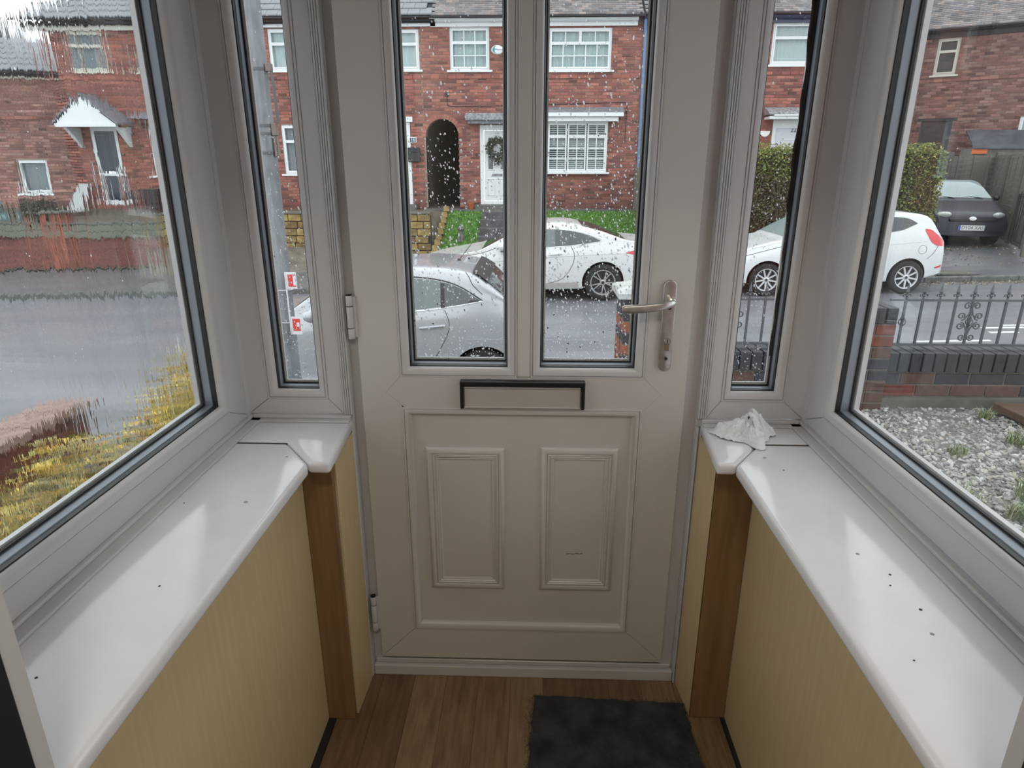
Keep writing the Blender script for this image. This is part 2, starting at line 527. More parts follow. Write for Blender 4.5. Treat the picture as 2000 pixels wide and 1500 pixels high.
# lower panel with two moulded frames
pr = (-0.3445, 0.2905, 0.1715, 0.884)
sweep_rect(pr, BEAD, MF).build('panel_bead', U, d1, smooth=True)
bx('lower_panel', U, d1, (-0.3215, 0.2660, 0.0105, 0.03, 0.196, 0.862))
bx('panel_back', M['gasket'], d1, (-0.345, 0.2905, 0.026, 0.032, 0.17, 0.886))
MOULD = [(0, -0.0115), (0.001, -0.0075), (0.005, -0.003), (0.012, -0.0015), (0.0165, -0.003), (0.0175, -0.0065), (0.0195, -0.0045), (0.0225, -0.004), (0.025, -0.0075), (0.0275, -0.006), (0.0305, -0.0085), (0.034, -0.0075), (0.038, -0.0105), (0.041, -0.0112)]
for r in ((-0.288, -0.072, 0.313, 0.764), (0.027, 0.237, 0.313, 0.767)):
    sweep_rect(r, MOULD, MF).build('panel_moulding', U, d1, smooth=True)
# pencil-like scuff on the panel
sc = MB()
rs = random.Random(3)
for i in range(9):
    xx = 0.103 + i * 0.0052
    zz = 0.4335 + rs.uniform(-0.0012, 0.0012)
    sc.box(xx, xx + 0.0052, 0.0098, 0.0106, zz, zz + rs.uniform(0.0015, 0.004))
sc.build('scuff_mark', mat('brown_scuff', (0.22, 0.18, 0.14, 1), 0.8), d1)
# fixed frame, trims and threshold
fr = M['upvc']
bx('frame_jamb', fr, d1, (-0.478, -0.436, 0.02, 0.085, 0.0, 2.12))
bx('frame_jamb', fr, d1, (0.386, 0.437, 0.02, 0.085, 0.0, 2.12))
bx('frame_head', fr, d1, (-0.478, 0.437, 0.0, 0.085, 2.045, 2.12))
reeds('reeded_trim', d1, -0.5, -0.4775, 0.862, 2.12, 0.0, 4)
reeds('reeded_trim', d1, 0.436, 0.4585, 0.862, 2.12, 0.0, 4)
reeds('lower_trim', d1, -0.4915, -0.477, 0.0, 0.84, 0.0, 2, 0.012)
reeds('lower_trim', d1, 0.436, 0.4505, 0.0, 0.84, 0.0, 2, 0.012)
for (xa, xb) in ((-0.503, -0.476), (0.434, 0.461)):
    bx('coupling_post', fr, d1, (xa, xb, 0.004, 0.09, 0.0, 2.12))
bx('coupling_post', fr, d1, (-0.80, -0.754, -0.02, 0.09, 0.80, 2.12))
bx('coupling_post', fr, d1, (0.708, 0.755, -0.02, 0.09, 0.80, 2.12))
bx('threshold', fr, d1, (-0.476, 0.435, -0.004, 0.08, 0.0, 0.036), bevel=0.003, seg=2)
bx('weather_lip', fr, d1, (-0.47, 0.43, 0.008, 0.07, 0.037, 0.052), bevel=0.002)
bx('bottom_seal', M['gasket'], d1, (-0.47, 0.43, 0.03, 0.06, 0.036, 0.085))
bx('outer_skin', fr, d1, (-0.345, 0.2905, 0.034, 0.056, 0.17, 0.886))
# hinges
for z0, z1 in ((1.072, 1.183), (0.17, 0.288), (1.86, 1.97)):
    hg = bx('hinge', M['upvc'], d1, (-0.4525, -0.447, -0.006, 0.001, z0 + 0.004, z1 - 0.004))
    L = z1 - z0
    for a, b in ((0.0, 0.235), (0.255, 0.745), (0.765, 1.0)):
        mb = MB()
        mb.lathe([(0.0, z0 + L * a), (0.0082, z0 + L * a), (0.0086, z0 + L * a + 0.001), (0.0086, z0 + L * b - 0.001), (0.0082, z0 + L * b), (0.0, z0 + L * b)], (-0.4615, -0.006, 0), 'z', 16)
        mb.build('knuckle', M['upvc'], hg, smooth=True)
    MB().lathe([(0.0, z0 + 0.002), (0.0079, z0 + 0.002), (0.0079, z1 + 0.003), (0.0, z1 + 0.003)], (-0.4615, -0.0058, 0), 'z', 12).build('pin', M['gasket'], hg)
# handle set
hd = MB()
pl = []
for k in range(33):
    an = math.pi * k / 16
    pl.append((0.338 + 0.0165 * math.cos(an), 0.0, (1.2095 if math.sin(an) >= 0 and k <= 16 else 1.0105) + 0.0165 * math.sin(an)))
pl = pl[:17] + pl[17:32]
hp = MB().prism(pl, (0, -0.0095, 0)).build('handle', M['chrome'], d1, bevel=0.0022, seg=3, smooth=True)
mb = MB()
mb.lathe([(0.0125, -0.009), (0.0125, -0.018), (0.0105, -0.03), (0.0098, -0.042), (0.0, -0.046)], (0.3375, 0, 1.178), 'y', 24)
mb.build('boss', M['chrome'], hp, smooth=True)
path = []
for i in range(25):
    t = i / 24
    px_ = 0.345 - 0.129 * t
    py_ = -0.047 - 0.010 * math.sin(min(1, t * 3) * math.pi / 2) + 0.004 * t
    pz_ = 1.1775 - 0.004 * math.sin(t * 3.0) - 0.0145 * t
    path.append((px_, py_, pz_, (0.0085 + 0.0022 * math.sin(t * 2.6)) * (1 if 0 < i < 24 else 0.6), 0.0062 if 0 < i < 24 else 0.004))
mb = MB()
def leverp(u, v):
    p = path[round(v * 24)]
    an = 2 * math.pi * u
    ca, sa = math.cos(an), math.sin(an)
    e = 0.7
    return (p[0], p[1] + p[4] * math.copysign(abs(ca) ** e, ca), p[2] + p[3] * math.copysign(abs(sa) ** e, sa))
mb.grid(leverp, 20, 24, closed_u=True)
mb.face([i * 25 for i in range(20)]); mb.face([i * 25 + 24 for i in range(20)][::-1])
mb.build('lever', M['chrome'], hp, smooth=True)
mb = MB().lathe([(0.0, -0.0118), (0.0072, -0.0118), (0.0086, -0.0105), (0.0086, -0.008)], (0.340, 0, 1.0725), 'y', 20)
mb.box(0.3345, 0.3455, -0.0112, -0.008, 1.0475, 1.07)
mb.build('lock_cylinder', M['brass'], hp, smooth=True)
mb = MB().lathe([(0.0, -0.0122), (0.0062, -0.0122), (0.0062, -0.0118)], (0.340, 0, 1.0725), 'y', 20)
mb.build('cylinder_plug', M['chrome'], hp)
bx('keyhole', M['black_plastic'], hp, (0.3388, 0.3412, -0.0125, -0.012, 1.067, 1.078))
for zz in (1.0265, 1.157):
    MB().lathe([(0.0, -0.0098), (0.0022, -0.0098), (0.0044, -0.0108), (0.0044, -0.0085)], (0.3395, 0, zz), 'y', 14).build('screw', M['black_plastic'], hp)
# letterbox
lb = MB()
lb.box(-0.187, 0.138, -0.021, 0.0, 0.9495, 0.9645)
lbo = lb.build('letterbox', M['black_plastic'], d1, bevel=0.003, seg=2)
for xa in (-0.187, 0.129):
    bx('letterbox_arm', M['black_plastic'], lbo, (xa, xa + 0.009, -0.017, 0.0, 0.886, 0.951), bevel=0.002, seg=2)
bx('flap', M['silver'], lbo, (-0.1765, 0.1275, -0.0115, 0.0, 0.8895, 0.9415), bevel=0.0015)
bx('flap_ridge', M['silver'], lbo, (-0.1765, 0.1275, -0.0155, 0.0, 0.9425, 0.9475), bevel=0.0015)
bx('flap_lip', M['silver'], lbo, (-0.1765, 0.1275, -0.0135, -0.004, 0.8875, 0.8915), bevel=0.001)

# ---- sidelights and side windows
def window(name, label, rect, ws, bead, Mp, center):
    w = root(name, center, label, 'window', kind='structure')
    mitred(w, NM, rect, ws, -0.07, 0.0, Mp, M['upvc'])
    po, r2, h0 = glazing(w, bead, Mp, depth=0.024)
    return w, po, r2, h0

w1, po1, r1, h1 = window('window_1', 'narrow sidelight on the hinge side of the door with a lamp post behind it',
                         (-0.757, -0.501, 0.861, 2.12), (0.056, 0.039, 0.043, 0.1), (-0.701, -0.540, 0.904, 2.02), MF, (-0.63, 0, 0.86))
w2, po2, r2_, h2 = window('window_2', 'narrow sidelight on the handle side of the door beside a crumpled tissue',
                          (0.4595, 0.71, 0.862, 2.12), (0.0335, 0.055, 0.048, 0.1), (0.493, 0.655, 0.910, 2.02), MF, (0.58, 0, 0.86))
w3, po3, r3, h3 = window('window_3', 'large rain-streaked side window above the hinge-side sill',
                         (-1.1, 0.0, 0.857, 2.12), (0.06, 0.11, 0.048, 0.1), (-1.04, -0.11, 0.905, 2.02), ML, (-0.757, -0.55, 0.857))
w4, po4, r4, h4 = window('window_4', 'large clear side window looking over the gravel yard and railings',
                         (-1.1, 0.0, 0.862, 2.12), (0.06, 0.11, 0.048, 0.1), (-1.04, -0.11, 0.910, 2.02), MR, (0.71, -0.55, 0.857))
drops(po1, r1, h1, MF, 620, drng, lambda u, v: 0.06 + 0.94 * max(0, min(1, (0.62 - v) * 2.2)), 0.0007, 0.0023)
drops(po2, r2_, h2, MF, 480, drng, lambda u, v: 0.10 + 0.9 * max(0, min(1, (0.66 - v) * 2.0)), 0.0006, 0.0021)
drops(po4, r4, h4, MR, 60, drng, lambda u, v: 0.5, 0.0004, 0.001)
# water film running down the outside of window_3 (one flat face, one rippled face)
def film(win, rect, h, Mp, mats, t=0.001):
    a0, a1, b0, b1 = rect
    mb = MB()
    q = [(a0 + 0.009, b0 + 0.009), (a1 - 0.009, b0 + 0.009), (a1 - 0.009, b1 - 0.009), (a0 + 0.009, b1 - 0.009)]
    mb.v = [tuple(Mp(*p, h - 0.0004)) for p in q] + [tuple(Mp(*p, h - 0.0004 - t)) for p in q]
    mb.face((0, 1, 2, 3)); mb.cur = 1; mb.face((4, 5, 6, 7)); mb.cur = 0
    for k in range(4):
        mb.face((k, (k + 1) % 4, 4 + (k + 1) % 4, 4 + k))
    return mb.build('rain_film', mats, win)
film(po3, r3, h3, ML, [M['wet_flat'], M['wet_bump']])
drops(po3, r3, h3 - 0.0016, ML, 260, drng, lambda u, v: 0.4 + 0.6 * v, 0.0005, 0.0014)
# bent strip of black sealant showing along the outside edge of window_2
sv = MB()
rb = random.Random(9)
N = 40
def sealant(u, v):
    k = round(u * N); z = 1.02 + (2.0 - 1.02) * u
    wv = 0.0095 + 0.002 * math.sin(k * 1.3) + 0.003 * math.sin(k * 0.37 + 1) + 0.010 * min(1.0, u * 1.4)
    return (0.6325 - wv * v, 0.050 - 0.002 * math.sin(v * 3.14), z)
sv.grid(sealant, N, 4)
sv.build('sealant_strip', M['gasket'], w2)

# cover strips and sill boards
bx('cover_strip', M['upvc'], w3, (-0.757, -0.722, -1.09, -0.001, 0.845, 0.851), bevel=0.002, seg=2)
bx('cover_strip', M['upvc'], w3, (-0.757, -0.746, -1.09, -0.001, 0.851, 0.8585), bevel=0.002, seg=2)
bx('cover_strip', M['upvc'], w4, (0.675, 0.71, -1.09, -0.001, 0.845, 0.851), bevel=0.002, seg=2)
bx('cover_strip', M['upvc'], w4, (0.699, 0.71, -1.09, -0.001, 0.851, 0.8585), bevel=0.002, seg=2)
bx('cover_strip', M['upvc'], w1, (-0.757, -0.482, -0.026, 0.0, 0.845, 0.851), bevel=0.002, seg=2)
bx('cover_strip', M['upvc'], w1, (-0.745, -0.482, -0.01, 0.0, 0.851, 0.8605), bevel=0.002, seg=2)
bx('cover_strip', M['upvc'], w2, (0.447, 0.71, -0.026, 0.0, 0.845, 0.851), bevel=0.002, seg=2)
bx('cover_strip', M['upvc'], w2, (0.447, 0.699, -0.01, 0.0, 0.851, 0.8605), bevel=0.002, seg=2)

def board(name, parent, pts, z0=0.815, z1=0.845):
    mb = MB().prism([(a, b, z0) for a, b in pts], (0, 0, z1 - z0))
    return mb.build(name, M['sill'], parent, bevel=0.009, seg=4, smooth=True)
g = 0.0008
board('window_sill', w1, [(-0.80, 0.05), (-0.80, -0.157 + g), (-0.597, -0.157 + g), (-0.512, -0.264), (-0.463, -0.264), (-0.480, -0.002), (-0.50, 0.05)])
s3 = board('window_sill', w3, [(-0.80, -0.157 - g), (-0.80, -1.092), (-0.514, -1.092), (-0.510, -0.272), (-0.598, -0.157 - g)])
board('window_sill', w2, [(0.755, 0.05), (0.46, 0.05), (0.4465, -0.002), (0.4265, -0.242), (0.4695, -0.242), (0.553, -0.128 + g), (0.755, -0.128 + g)])
s4 = board('window_sill', w4, [(0.755, -0.128 - g), (0.554, -0.128 - g), (0.4675, -0.247), (0.4640, -1.092), (0.755, -1.092)])
# dark strips under the boards' meeting line
bx('joint_strip', M['groove'], w1, (-0.76, -0.60, -0.1585, -0.1555, 0.83, 0.8446))
bx('joint_strip', M['groove'], w2, (0.55, 0.71, -0.1295, -0.1265, 0.83, 0.8446))
# screw covers, nail heads and specks on the boards
capm = mat('grey_screw_cover', (0.30, 0.30, 0.31, 1), 0.5)
for (a, b, p, r) in ((-0.577, -0.452, s3, 0.004), (-0.572, -0.236, s3, 0.003), (0.545, -0.205, s4, 0.004), (0.575, -0.60, s4, 0.003), (-0.70, -0.46, s3, 0.0015), (-0.6, -0.73, s3, 0.002),
                     (0.60, -0.66, s4, 0.0022), (0.585, -0.69, s4, 0.0015), (0.60, -0.75, s4, 0.0025), (0.586, -0.805, s4, 0.003), (0.53, -0.86, s4, 0.0015), (0.566, -0.27, s4, 0.0018), (-0.655, -0.93, s3, 0.002)):
    MB().lathe([(0.0, 0.8462), (r * 0.6, 0.8460), (r, 0.8456), (r, 0.8445)], (a, b, 0), 'z', 12).build('screw_cover' if r > 0.0028 else 'speck', capm if r > 0.0028 else M['groove'], p)

# ---- ceiling, house wall behind the camera and the hall
cl = bx('ceiling', mat('grey_ceiling_board', (0.42, 0.41, 0.40, 1), 0.8), None, (-0.86, 0.82, -1.25, 0.1, 2.12, 2.2)); tag(cl, 'grey porch ceiling above the windows', 'ceiling', kind='structure')  # grey tone set darker to dim light on the upper frames
brick_o = mat('orange_brick', srgb(196, 110, 62), 0.8, col2=srgb(150, 78, 48), scale=20)
wb = root('wall_back', (0, -1.17, 0), 'brick house wall with a doorway between porch and hall', 'wall', kind='structure')
bx('brickwork', brick_o, wb, (-1.2, -0.565, -1.25, -1.105, -0.4, 2.2))
bx('brickwork', brick_o, wb, (0.535, 1.2, -1.25, -1.105, -0.4, 2.2))
bx('brickwork', brick_o, wb, (-1.2, 1.2, -1.25, -1.105, 2.05, 2.6))
d2 = root('door_2', (0, -1.12, 0), 'white frame of the inner house doorway with black seal', 'door', kind='structure')
for s, xi in ((-1, -0.5), (1, 0.470)):
    a, b = sorted((xi, xi + s * 0.065))
    bx('frame_post', M['upvc'], d2, (a, b, -1.119, -1.095, 0.0, 2.05), bevel=0.002)
    a, b = sorted((xi - s * 0.002, xi + s * 0.065))
    bx('seal', M['gasket'], d2, (a, b, -1.155, -1.1195, 0.0, 2.05))
    a, b = sorted((xi + s * 0.002, xi + s * 0.067))
    bx('brick_jamb', brick_o, d2, (a, b, -1.25, -1.1555, 0.0, 2.05))
bx('frame_head', M['upvc'], d2, (-0.56, 0.53, -1.2, -1.095, 2.0, 2.05))
for nm, dm, lb_ in (('wall_hall_left', (-0.75, -0.6, -4.0, -1.25, 0, 2.5), 'plain white hall wall on the hinge side'), ('wall_hall_right', (0.6, 0.75, -4.0, -1.25, 0, 2.5), 'plain white hall wall on the handle side'),
                    ('wall_hall_end', (-0.75, 0.75, -4.15, -4.0, 0, 2.5), 'plain white wall at the far end of the hall'), ('ceiling_hall', (-0.75, 0.75, -4.15, -1.25, 2.5, 2.6), 'white ceiling of the hall')):
    tag(bx(nm, M['white_wall'], None, dm), lb_, 'wall' if 'wall' in nm else 'ceiling', kind='structure')

# ---- unseen fill lamp added in the hall to brighten the lower door
cl_ = root('added_fill_lamp', (0.0, -2.0, 2.5), 'added unseen fill lamp, a round warm white disc on the hall ceiling', 'lamp')
MB().lathe([(0.0, 2.499), (0.17, 2.499), (0.17, 2.47), (0.16, 2.465)], (0.0, -2.0, 0), 'z', 32).build('base', M['chrome'], cl_, smooth=True)
MB().lathe([(0.16, 2.465), (0.155, 2.44), (0.12, 2.42), (0.0, 2.412)], (0.0, -2.0, 0), 'z', 32).build('diffuser', mat('fill_lamp_diffuser', (1.0, 0.90, 0.76, 1), 0.5, emit=20.0), cl_, smooth=True)

# ---- door mat
mt = root('door_mat', (0.23, -0.33, 0.0), 'dark charcoal fibre door mat with frayed edges on the laminate floor', 'door mat')
rm = random.Random(21)
outl = []
for i in range(120):
    t = i / 120 * 4
    s_ = int(t); q = t - s_
    c = [(-0.02, -0.60), (0.462, -0.60), (0.449, -0.098), (0.018, -0.080)]
    a = c[s_]; b = c[(s_ + 1) % 4]
    outl.append((a[0] + (b[0] - a[0]) * q + rm.uniform(-0.003, 0.003), a[1] + (b[1] - a[1]) * q + rm.uniform(-0.003, 0.003)))
MB().prism([(a, b, 0.0005) for a, b in outl], (0, 0, 0.011)).build('pad', M['mat_pile'], mt, bevel=0.002)
fb = MB()
def fibre(px_, py_, pz_, dx, dy, dz, w):
    n = len(fb.v)
    nx, ny = -dy, dx
    l = math.hypot(nx, ny) or 1
    nx, ny = nx / l * w, ny / l * w
    fb.v += [(px_ - nx, py_ - ny, pz_), (px_ + nx, py_ + ny, pz_), (px_ + dx, py_ + dy, pz_ + dz)]
    fb.face((n, n + 1, n + 2))
for i in range(9000):
    u, v = rm.random(), rm.random()
    xx = -0.01 + 0.46 * u; yy = -0.595 + 0.505 * v
    an = rm.uniform(0, 6.28); l = rm.uniform(0.003, 0.009)
    fibre(xx, yy, 0.0112, math.cos(an) * l, math.sin(an) * l, rm.uniform(0.001, 0.006), 0.0006)
for i in range(1500):
    a = outl[rm.randrange(120)]
    an = rm.uniform(0, 6.28); l = rm.uniform(0.004, 0.013)
    fibre(a[0] + rm.uniform(-0.004, 0.004), a[1] + rm.uniform(-0.004, 0.004), rm.uniform(0.001, 0.010), math.cos(an) * l, math.sin(an) * l, rm.uniform(-0.001, 0.003), 0.0005)
f_ = fb.build('pile', M['mat_pile'], mt, recalc=False); f_['kind'] = 'stuff'

# ---- crumpled tissue on the handle-side sill
ts = MB()
tips = [(-0.08, 0.068), (0.55, 0.052), (1.3, 0.034), (2.2, 0.052), (2.95, 0.104), (3.5, 0.078), (4.2, 0.058), (4.75, 0.102), (5.3, 0.058), (5.75, 0.050), (6.203, 0.068)]
def tiss(u, v):
    th = -0.08 + 6.2832 * u
    R = interp0(tips, th)
    fold = math.sin(th * 6 + 1.2 * math.sin(th * 3 + 1)) * 0.6 + math.sin(th * 11 + 2 * math.sin(th * 2)) * 0.35
    r = v * R * (1 + 0.05 * fold)
    x = 0.548 + r * math.cos(th) + 0.004 * math.sin(v * 9 + th * 4)
    y = -0.068 + r * math.sin(th) + 0.004 * math.cos(v * 8 + th * 5)
    dome = 0.050 * (1 - v) ** 1.15 * (1 + 0.35 * math.cos(th - 0.6)) + 0.010 * math.sin(v * 3.1416)
    h = dome + 0.011 * fold * math.sin(min(1.0, v * 1.15) * 3.1416) * (0.6 + 0.4 * math.sin(th * 2)) + 0.0035 * math.sin(v * 16 + th * 3) + 0.003 * math.sin(th * 23 + v * 9) * math.sin(v * 3.1416) + 0.002 * math.sin(th * 37 - v * 21)
    if 0.2 < th % 6.2832 < 1.2: h += 0.016 * math.sin((th % 6.2832 - 0.2) * 3.1416) * v
    return (x, min(y, -0.016), 0.8462 + max(0.0004, h))
def interp0(pl, x):
    for (a, b), (c, d) in zip(pl, pl[1:]):
        if x <= c:
            t = (x - a) / (c - a); t = t * t * (3 - 2 * t)
            return b + (d - b) * t
    return pl[-1][1]
ts.grid(tiss, 96, 22)
tissue = ts.build('tissue', M['tissue'], None, smooth=True, recalc=False)
tag(tissue, 'crumpled white paper tissue lying on the white sill board', 'tissue')
# ================================================================== GROUND OUTSIDE
def zr(x, y):
    return -0.98 + 0.024 * x + 0.02 * (y - 5.0)

M['asphalt'] = mat('wet_asphalt', (0.150, 0.152, 0.170, 1), 0.38, col2=(0.225, 0.23, 0.25, 1), scale=1.1, stretch=(0.35, 1.4, 1), detail=8, bump=0.25, bscale=60, rough2=0.22)
M['pave'] = mat('wet_pavement', (0.105, 0.108, 0.118, 1), 0.42, col2=(0.16, 0.163, 0.172, 1), scale=1.6, detail=8, bump=0.3, bscale=50, rough2=0.28)
M['kerb'] = mat('mossy_kerb_stone', (0.07, 0.075, 0.068, 1), 0.7, col2=(0.15, 0.155, 0.15, 1), scale=9)
M['soil'] = mat('wet_earth_and_concrete', (0.10, 0.085, 0.065, 1), 0.6, col2=(0.16, 0.145, 0.115, 1), scale=5, bump=0.4, bscale=20)
M['conc'] = mat('weathered_concrete', (0.16, 0.155, 0.14, 1), 0.75, col2=(0.09, 0.09, 0.075, 1), scale=6, bump=0.3, bscale=30)
M['lawn'] = mat('lawn_ground', (0.06, 0.14, 0.025, 1), 0.9, col2=(0.09, 0.19, 0.04, 1), scale=9)
M['grass'] = mat('grass_blades', (0.08, 0.21, 0.03, 1), 0.6, attr='bc')
M['gravel_bed'] = mat('grey_gravel_bed', (0.10, 0.098, 0.092, 1), 0.85, col2=(0.17, 0.165, 0.155, 1), scale=40, bump=0.6, bscale=60)
M['stone'] = mat('slate_chipping', (0.3, 0.3, 0.3, 1), 0.6, attr='bc')
M['leaf'] = mat('leaf', (0.2, 0.25, 0.05, 1), 0.5, attr='bc')
M['iron'] = mat('galvanised_iron', (0.085, 0.095, 0.105, 1), 0.45, metal=0.2)
M['paint_line'] = mat('worn_road_paint', (0.62, 0.63, 0.62, 1), 0.6)

def surf(name, fn, nu, nv, m, label, cat):
    o = MB().grid(fn, nu, nv).build(name, m, None, recalc=False)
    return tag(o, label, cat, kind='structure')
X0, X1 = -45.0, 45.0
def drive_rise(x, y):
    t = max(0.0, min(1.0, (y - 11.9) / 1.5)) * max(0.0, min(1.0, (x - 7.6) / 0.8))
    return 0.235 * t * t * (3 - 2 * t)
lx = lambda u: X0 + (X1 - X0) * u
surf('road', lambda u, v: (lx(u), 4.75 + 6.55 * v, zr(lx(u), 4.75 + 6.55 * v)), 30, 4, M['asphalt'], 'wet grey asphalt road between the two rows of houses', 'road')
surf('pavement_near', lambda u, v: (lx(u), 2.7 + 2.05 * v, zr(lx(u), 4.75) + 0.09), 30, 2, M['pave'], 'wet asphalt pavement outside the railings', 'pavement')
surf('pavement_far', lambda u, v: (lx(u), 11.42 + 3.6 * v, zr(lx(u), 11.42 + 3.6 * v) + 0.09 + drive_rise(lx(u), 11.42 + 3.6 * v)), 90, 12, M['pave'], 'wet asphalt pavement along the far terrace', 'pavement')
kb = root('kerb_far', (0, 11.36, -0.85), 'row of dark mossy kerb stones along the far pavement', 'kerb', kind='structure')
ks = MB().box(-0.446, 0.446, -0.065, 0.07, -0.12, 0.02).mesh('kerb_stone', M['kerb'], bevel=0.012)
for i in range(-17, 19):
    xx = i * 0.9
    place('kerb_stone', ks, kb, (xx, 11.36, zr(xx, 11.36) + 0.085), (0, -0.024, 0))
# front yards on this side
yd = root('gravel_yard', (2.0, 1.2, -0.03), 'front yard of loose grey slate chippings with weeds', 'yard', kind='structure')
MB().grid(lambda u, v: (0.78 + 9 * u, -3.0 + 5.55 * v, -0.03 + 0.01 * math.sin(u * 40) * math.sin(v * 15)), 30, 14).build('gravel_bed', M['gravel_bed'], yd, recalc=False)
gp = MB()
MB().grid(lambda u, v: (-0.85 + 1.63 * u, 0.085 + 4.7 * v, -0.10 - 0.80 * max(0, v - 0.12) / 0.88), 2, 6).build('front_path', M['pave'], None, recalc=False)
tag(bpy.data.objects['front_path'], 'sloping asphalt path from the porch door to the pavement', 'path', kind='structure')
MB().grid(lambda u, v: (-6.0 + 5.15 * u, -3.0 + 5.7 * v, -0.10 - 0.85 * max(0.0, (v - 0.86) / 0.14)), 8, 20).build('side_garden', M['soil'], None, recalc=False)
tag(bpy.data.objects['side_garden'], 'earth bed of the side garden under the yellow shrub', 'garden', kind='structure')

rg = random.Random(77)
def stones(mb, n, xr, yr, z, smin, smax, cols):
    for i in range(n):
        cx = rg.uniform(*xr); cy = rg.uniform(*yr)
        s = smin + (smax - smin) * rg.random() ** 1.8
        an = rg.uniform(0, 6.28); c, si = math.cos(an), math.sin(an)
        base = rg.choice(cols); k = rg.uniform(0.7, 1.25)
        mb.col = tuple(v * k for v in base)
        n0 = len(mb.v)
        tx, ty = rg.uniform(-0.5, 0.5), rg.uniform(-0.5, 0.5)
        ring = []
        K = 5
        for q in range(K):
            a = 6.283 * q / K + rg.uniform(-0.35, 0.35)
            r = s * rg.uniform(0.65, 1.1)
            lx_, ly_ = r * math.cos(a), r * 0.62 * math.sin(a)
            x_, y_ = lx_ * c - ly_ * si, lx_ * si + ly_ * c
            mb.v.append((cx + x_, cy + y_, z + tx * x_ + ty * y_ + s * 0.12))
        for q in range(K):
            v = mb.v[n0 + q]
            mb.v.append((cx + (v[0] - cx) * 0.8, cy + (v[1] - cy) * 0.8, v[2] + s * rg.uniform(0.22, 0.42)))
        mb.v.append((cx, cy, z - s * 0.4))
        mb.face([n0 + K + q for q in range(K)])
        for q in range(K):
            q2 = (q + 1) % K
            mb.face((n0 + q, n0 + q2, n0 + K + q2, n0 + K + q))
            mb.face((n0 + q2, n0 + q, n0 + 2 * K))
GC = [(0.33, 0.325, 0.315), (0.28, 0.275, 0.265), (0.39, 0.38, 0.37), (0.22, 0.215, 0.21), (0.32, 0.295, 0.255), (0.44, 0.43, 0.42)]
sb = MB()
stones(sb, 15000, (0.95, 3.6), (0.2, 2.5), -0.03, 0.009, 0.028, GC)
stones(sb, 2200, (3.4, 6.0), (0.8, 2.5), -0.03, 0.016, 0.036, GC)
sb.col = (0.6, 0.6, 0.59)
stones(sb, 60, (0.95, 4.0), (0.4, 2.5), -0.018, 0.012, 0.026, [(0.62, 0.62, 0.6)])
o = sb.build('slate_chippings', M['stone'], yd, recalc=False); o['kind'] = 'stuff'

def blades(mb, n, cx, cy, rad, z, h, cols, rng, lean=0.5, w=0.004, zf=None):
    for i in range(n):
        a = rng.uniform(0, 6.283); r = rad * math.sqrt(rng.random())
        x_, y_ = cx + r * math.cos(a), cy + r * math.sin(a)
        zz = zf(x_, y_) if zf else z
        hh = h * rng.uniform(0.5, 1.1); b = rng.uniform(0, 6.283); l = hh * lean * rng.random()
        k = rng.uniform(0.7, 1.3); c = rng.choice(cols)
        mb.col = tuple(v * k for v in c)
        n0 = len(mb.v); wx, wy = -math.sin(b) * w, math.cos(b) * w
        mx, my = x_ + math.cos(b) * l * 0.35, y_ + math.sin(b) * l * 0.35
        mb.v += [(x_ - wx, y_ - wy, zz), (x_ + wx, y_ + wy, zz), (mx + wx * 0.8, my + wy * 0.8, zz + hh * 0.6), (mx - wx * 0.8, my - wy * 0.8, zz + hh * 0.6), (x_ + math.cos(b) * l, y_ + math.sin(b) * l, zz + hh)]
        mb.face((n0, n0 + 1, n0 + 2, n0 + 3)); mb.face((n0 + 3, n0 + 2, n0 + 4))
WG = [(0.13, 0.19, 0.07), (0.18, 0.22, 0.09), (0.24, 0.25, 0.12), (0.10, 0.16, 0.06)]
weed_spots = [(2.00, 1.14, 0.07, 130, 0.11), (2.21, 1.05, 0.05, 130, 0.08), (2.38, 1.22, 0.06, 100, 0.14), (1.93, 0.86, 0.07, 150, 0.10), (2.14, 0.80, 0.07, 140, 0.11), (2.78, 1.9, 0.05, 60, 0.09), (2.86, 2.30, 0.035, 50, 0.07), (1.85, 2.0, 0.05, 50, 0.05), (2.35, 1.75, 0.05, 60, 0.06), (2.62, 1.5, 0.05, 60, 0.07), (2.42, 0.86, 0.06, 110, 0.09)]
for i, (a, b, r, n, h) in enumerate(weed_spots):
    mb = MB()
    blades(mb, n, a, b, r, -0.02, h, WG, rg, 1.6, 0.0028)
    o = mb.build('weed_tuft', M['leaf'], None, recalc=False)
    lab = {5: 'weed tuft standing alone in front of the rusty brown board', 6: 'weed tuft growing against the corner of the rusty brown board', 7: 'very low weed patch in the chippings near the dark-topped pier'}.get(i)
    if lab is None: lab = 'low sparse weed tuft in the open middle of the slate chippings' if h < 0.08 else 'dense straggly weed tuft in the patch close to the porch window'
    tag(o, lab, 'weed', 'weeds in the gravel yard')
# rusty brown board on the gravel
bo = MB()
bo.prism([(2.98, 2.42, -0.005), (3.02, 1.95, -0.005), (4.1, 1.75, -0.005), (4.15, 2.36, -0.005)], (0, 0, 0.05))
tag(bo.build('wooden_board', mat('rusty_brown_board', srgb(100, 78, 62), 0.6, col2=srgb(76, 58, 46), scale=3, stretch=(1, 8, 1)), None, bevel=0.004), 'flat rusty brown board lying on the slate chippings', 'board')

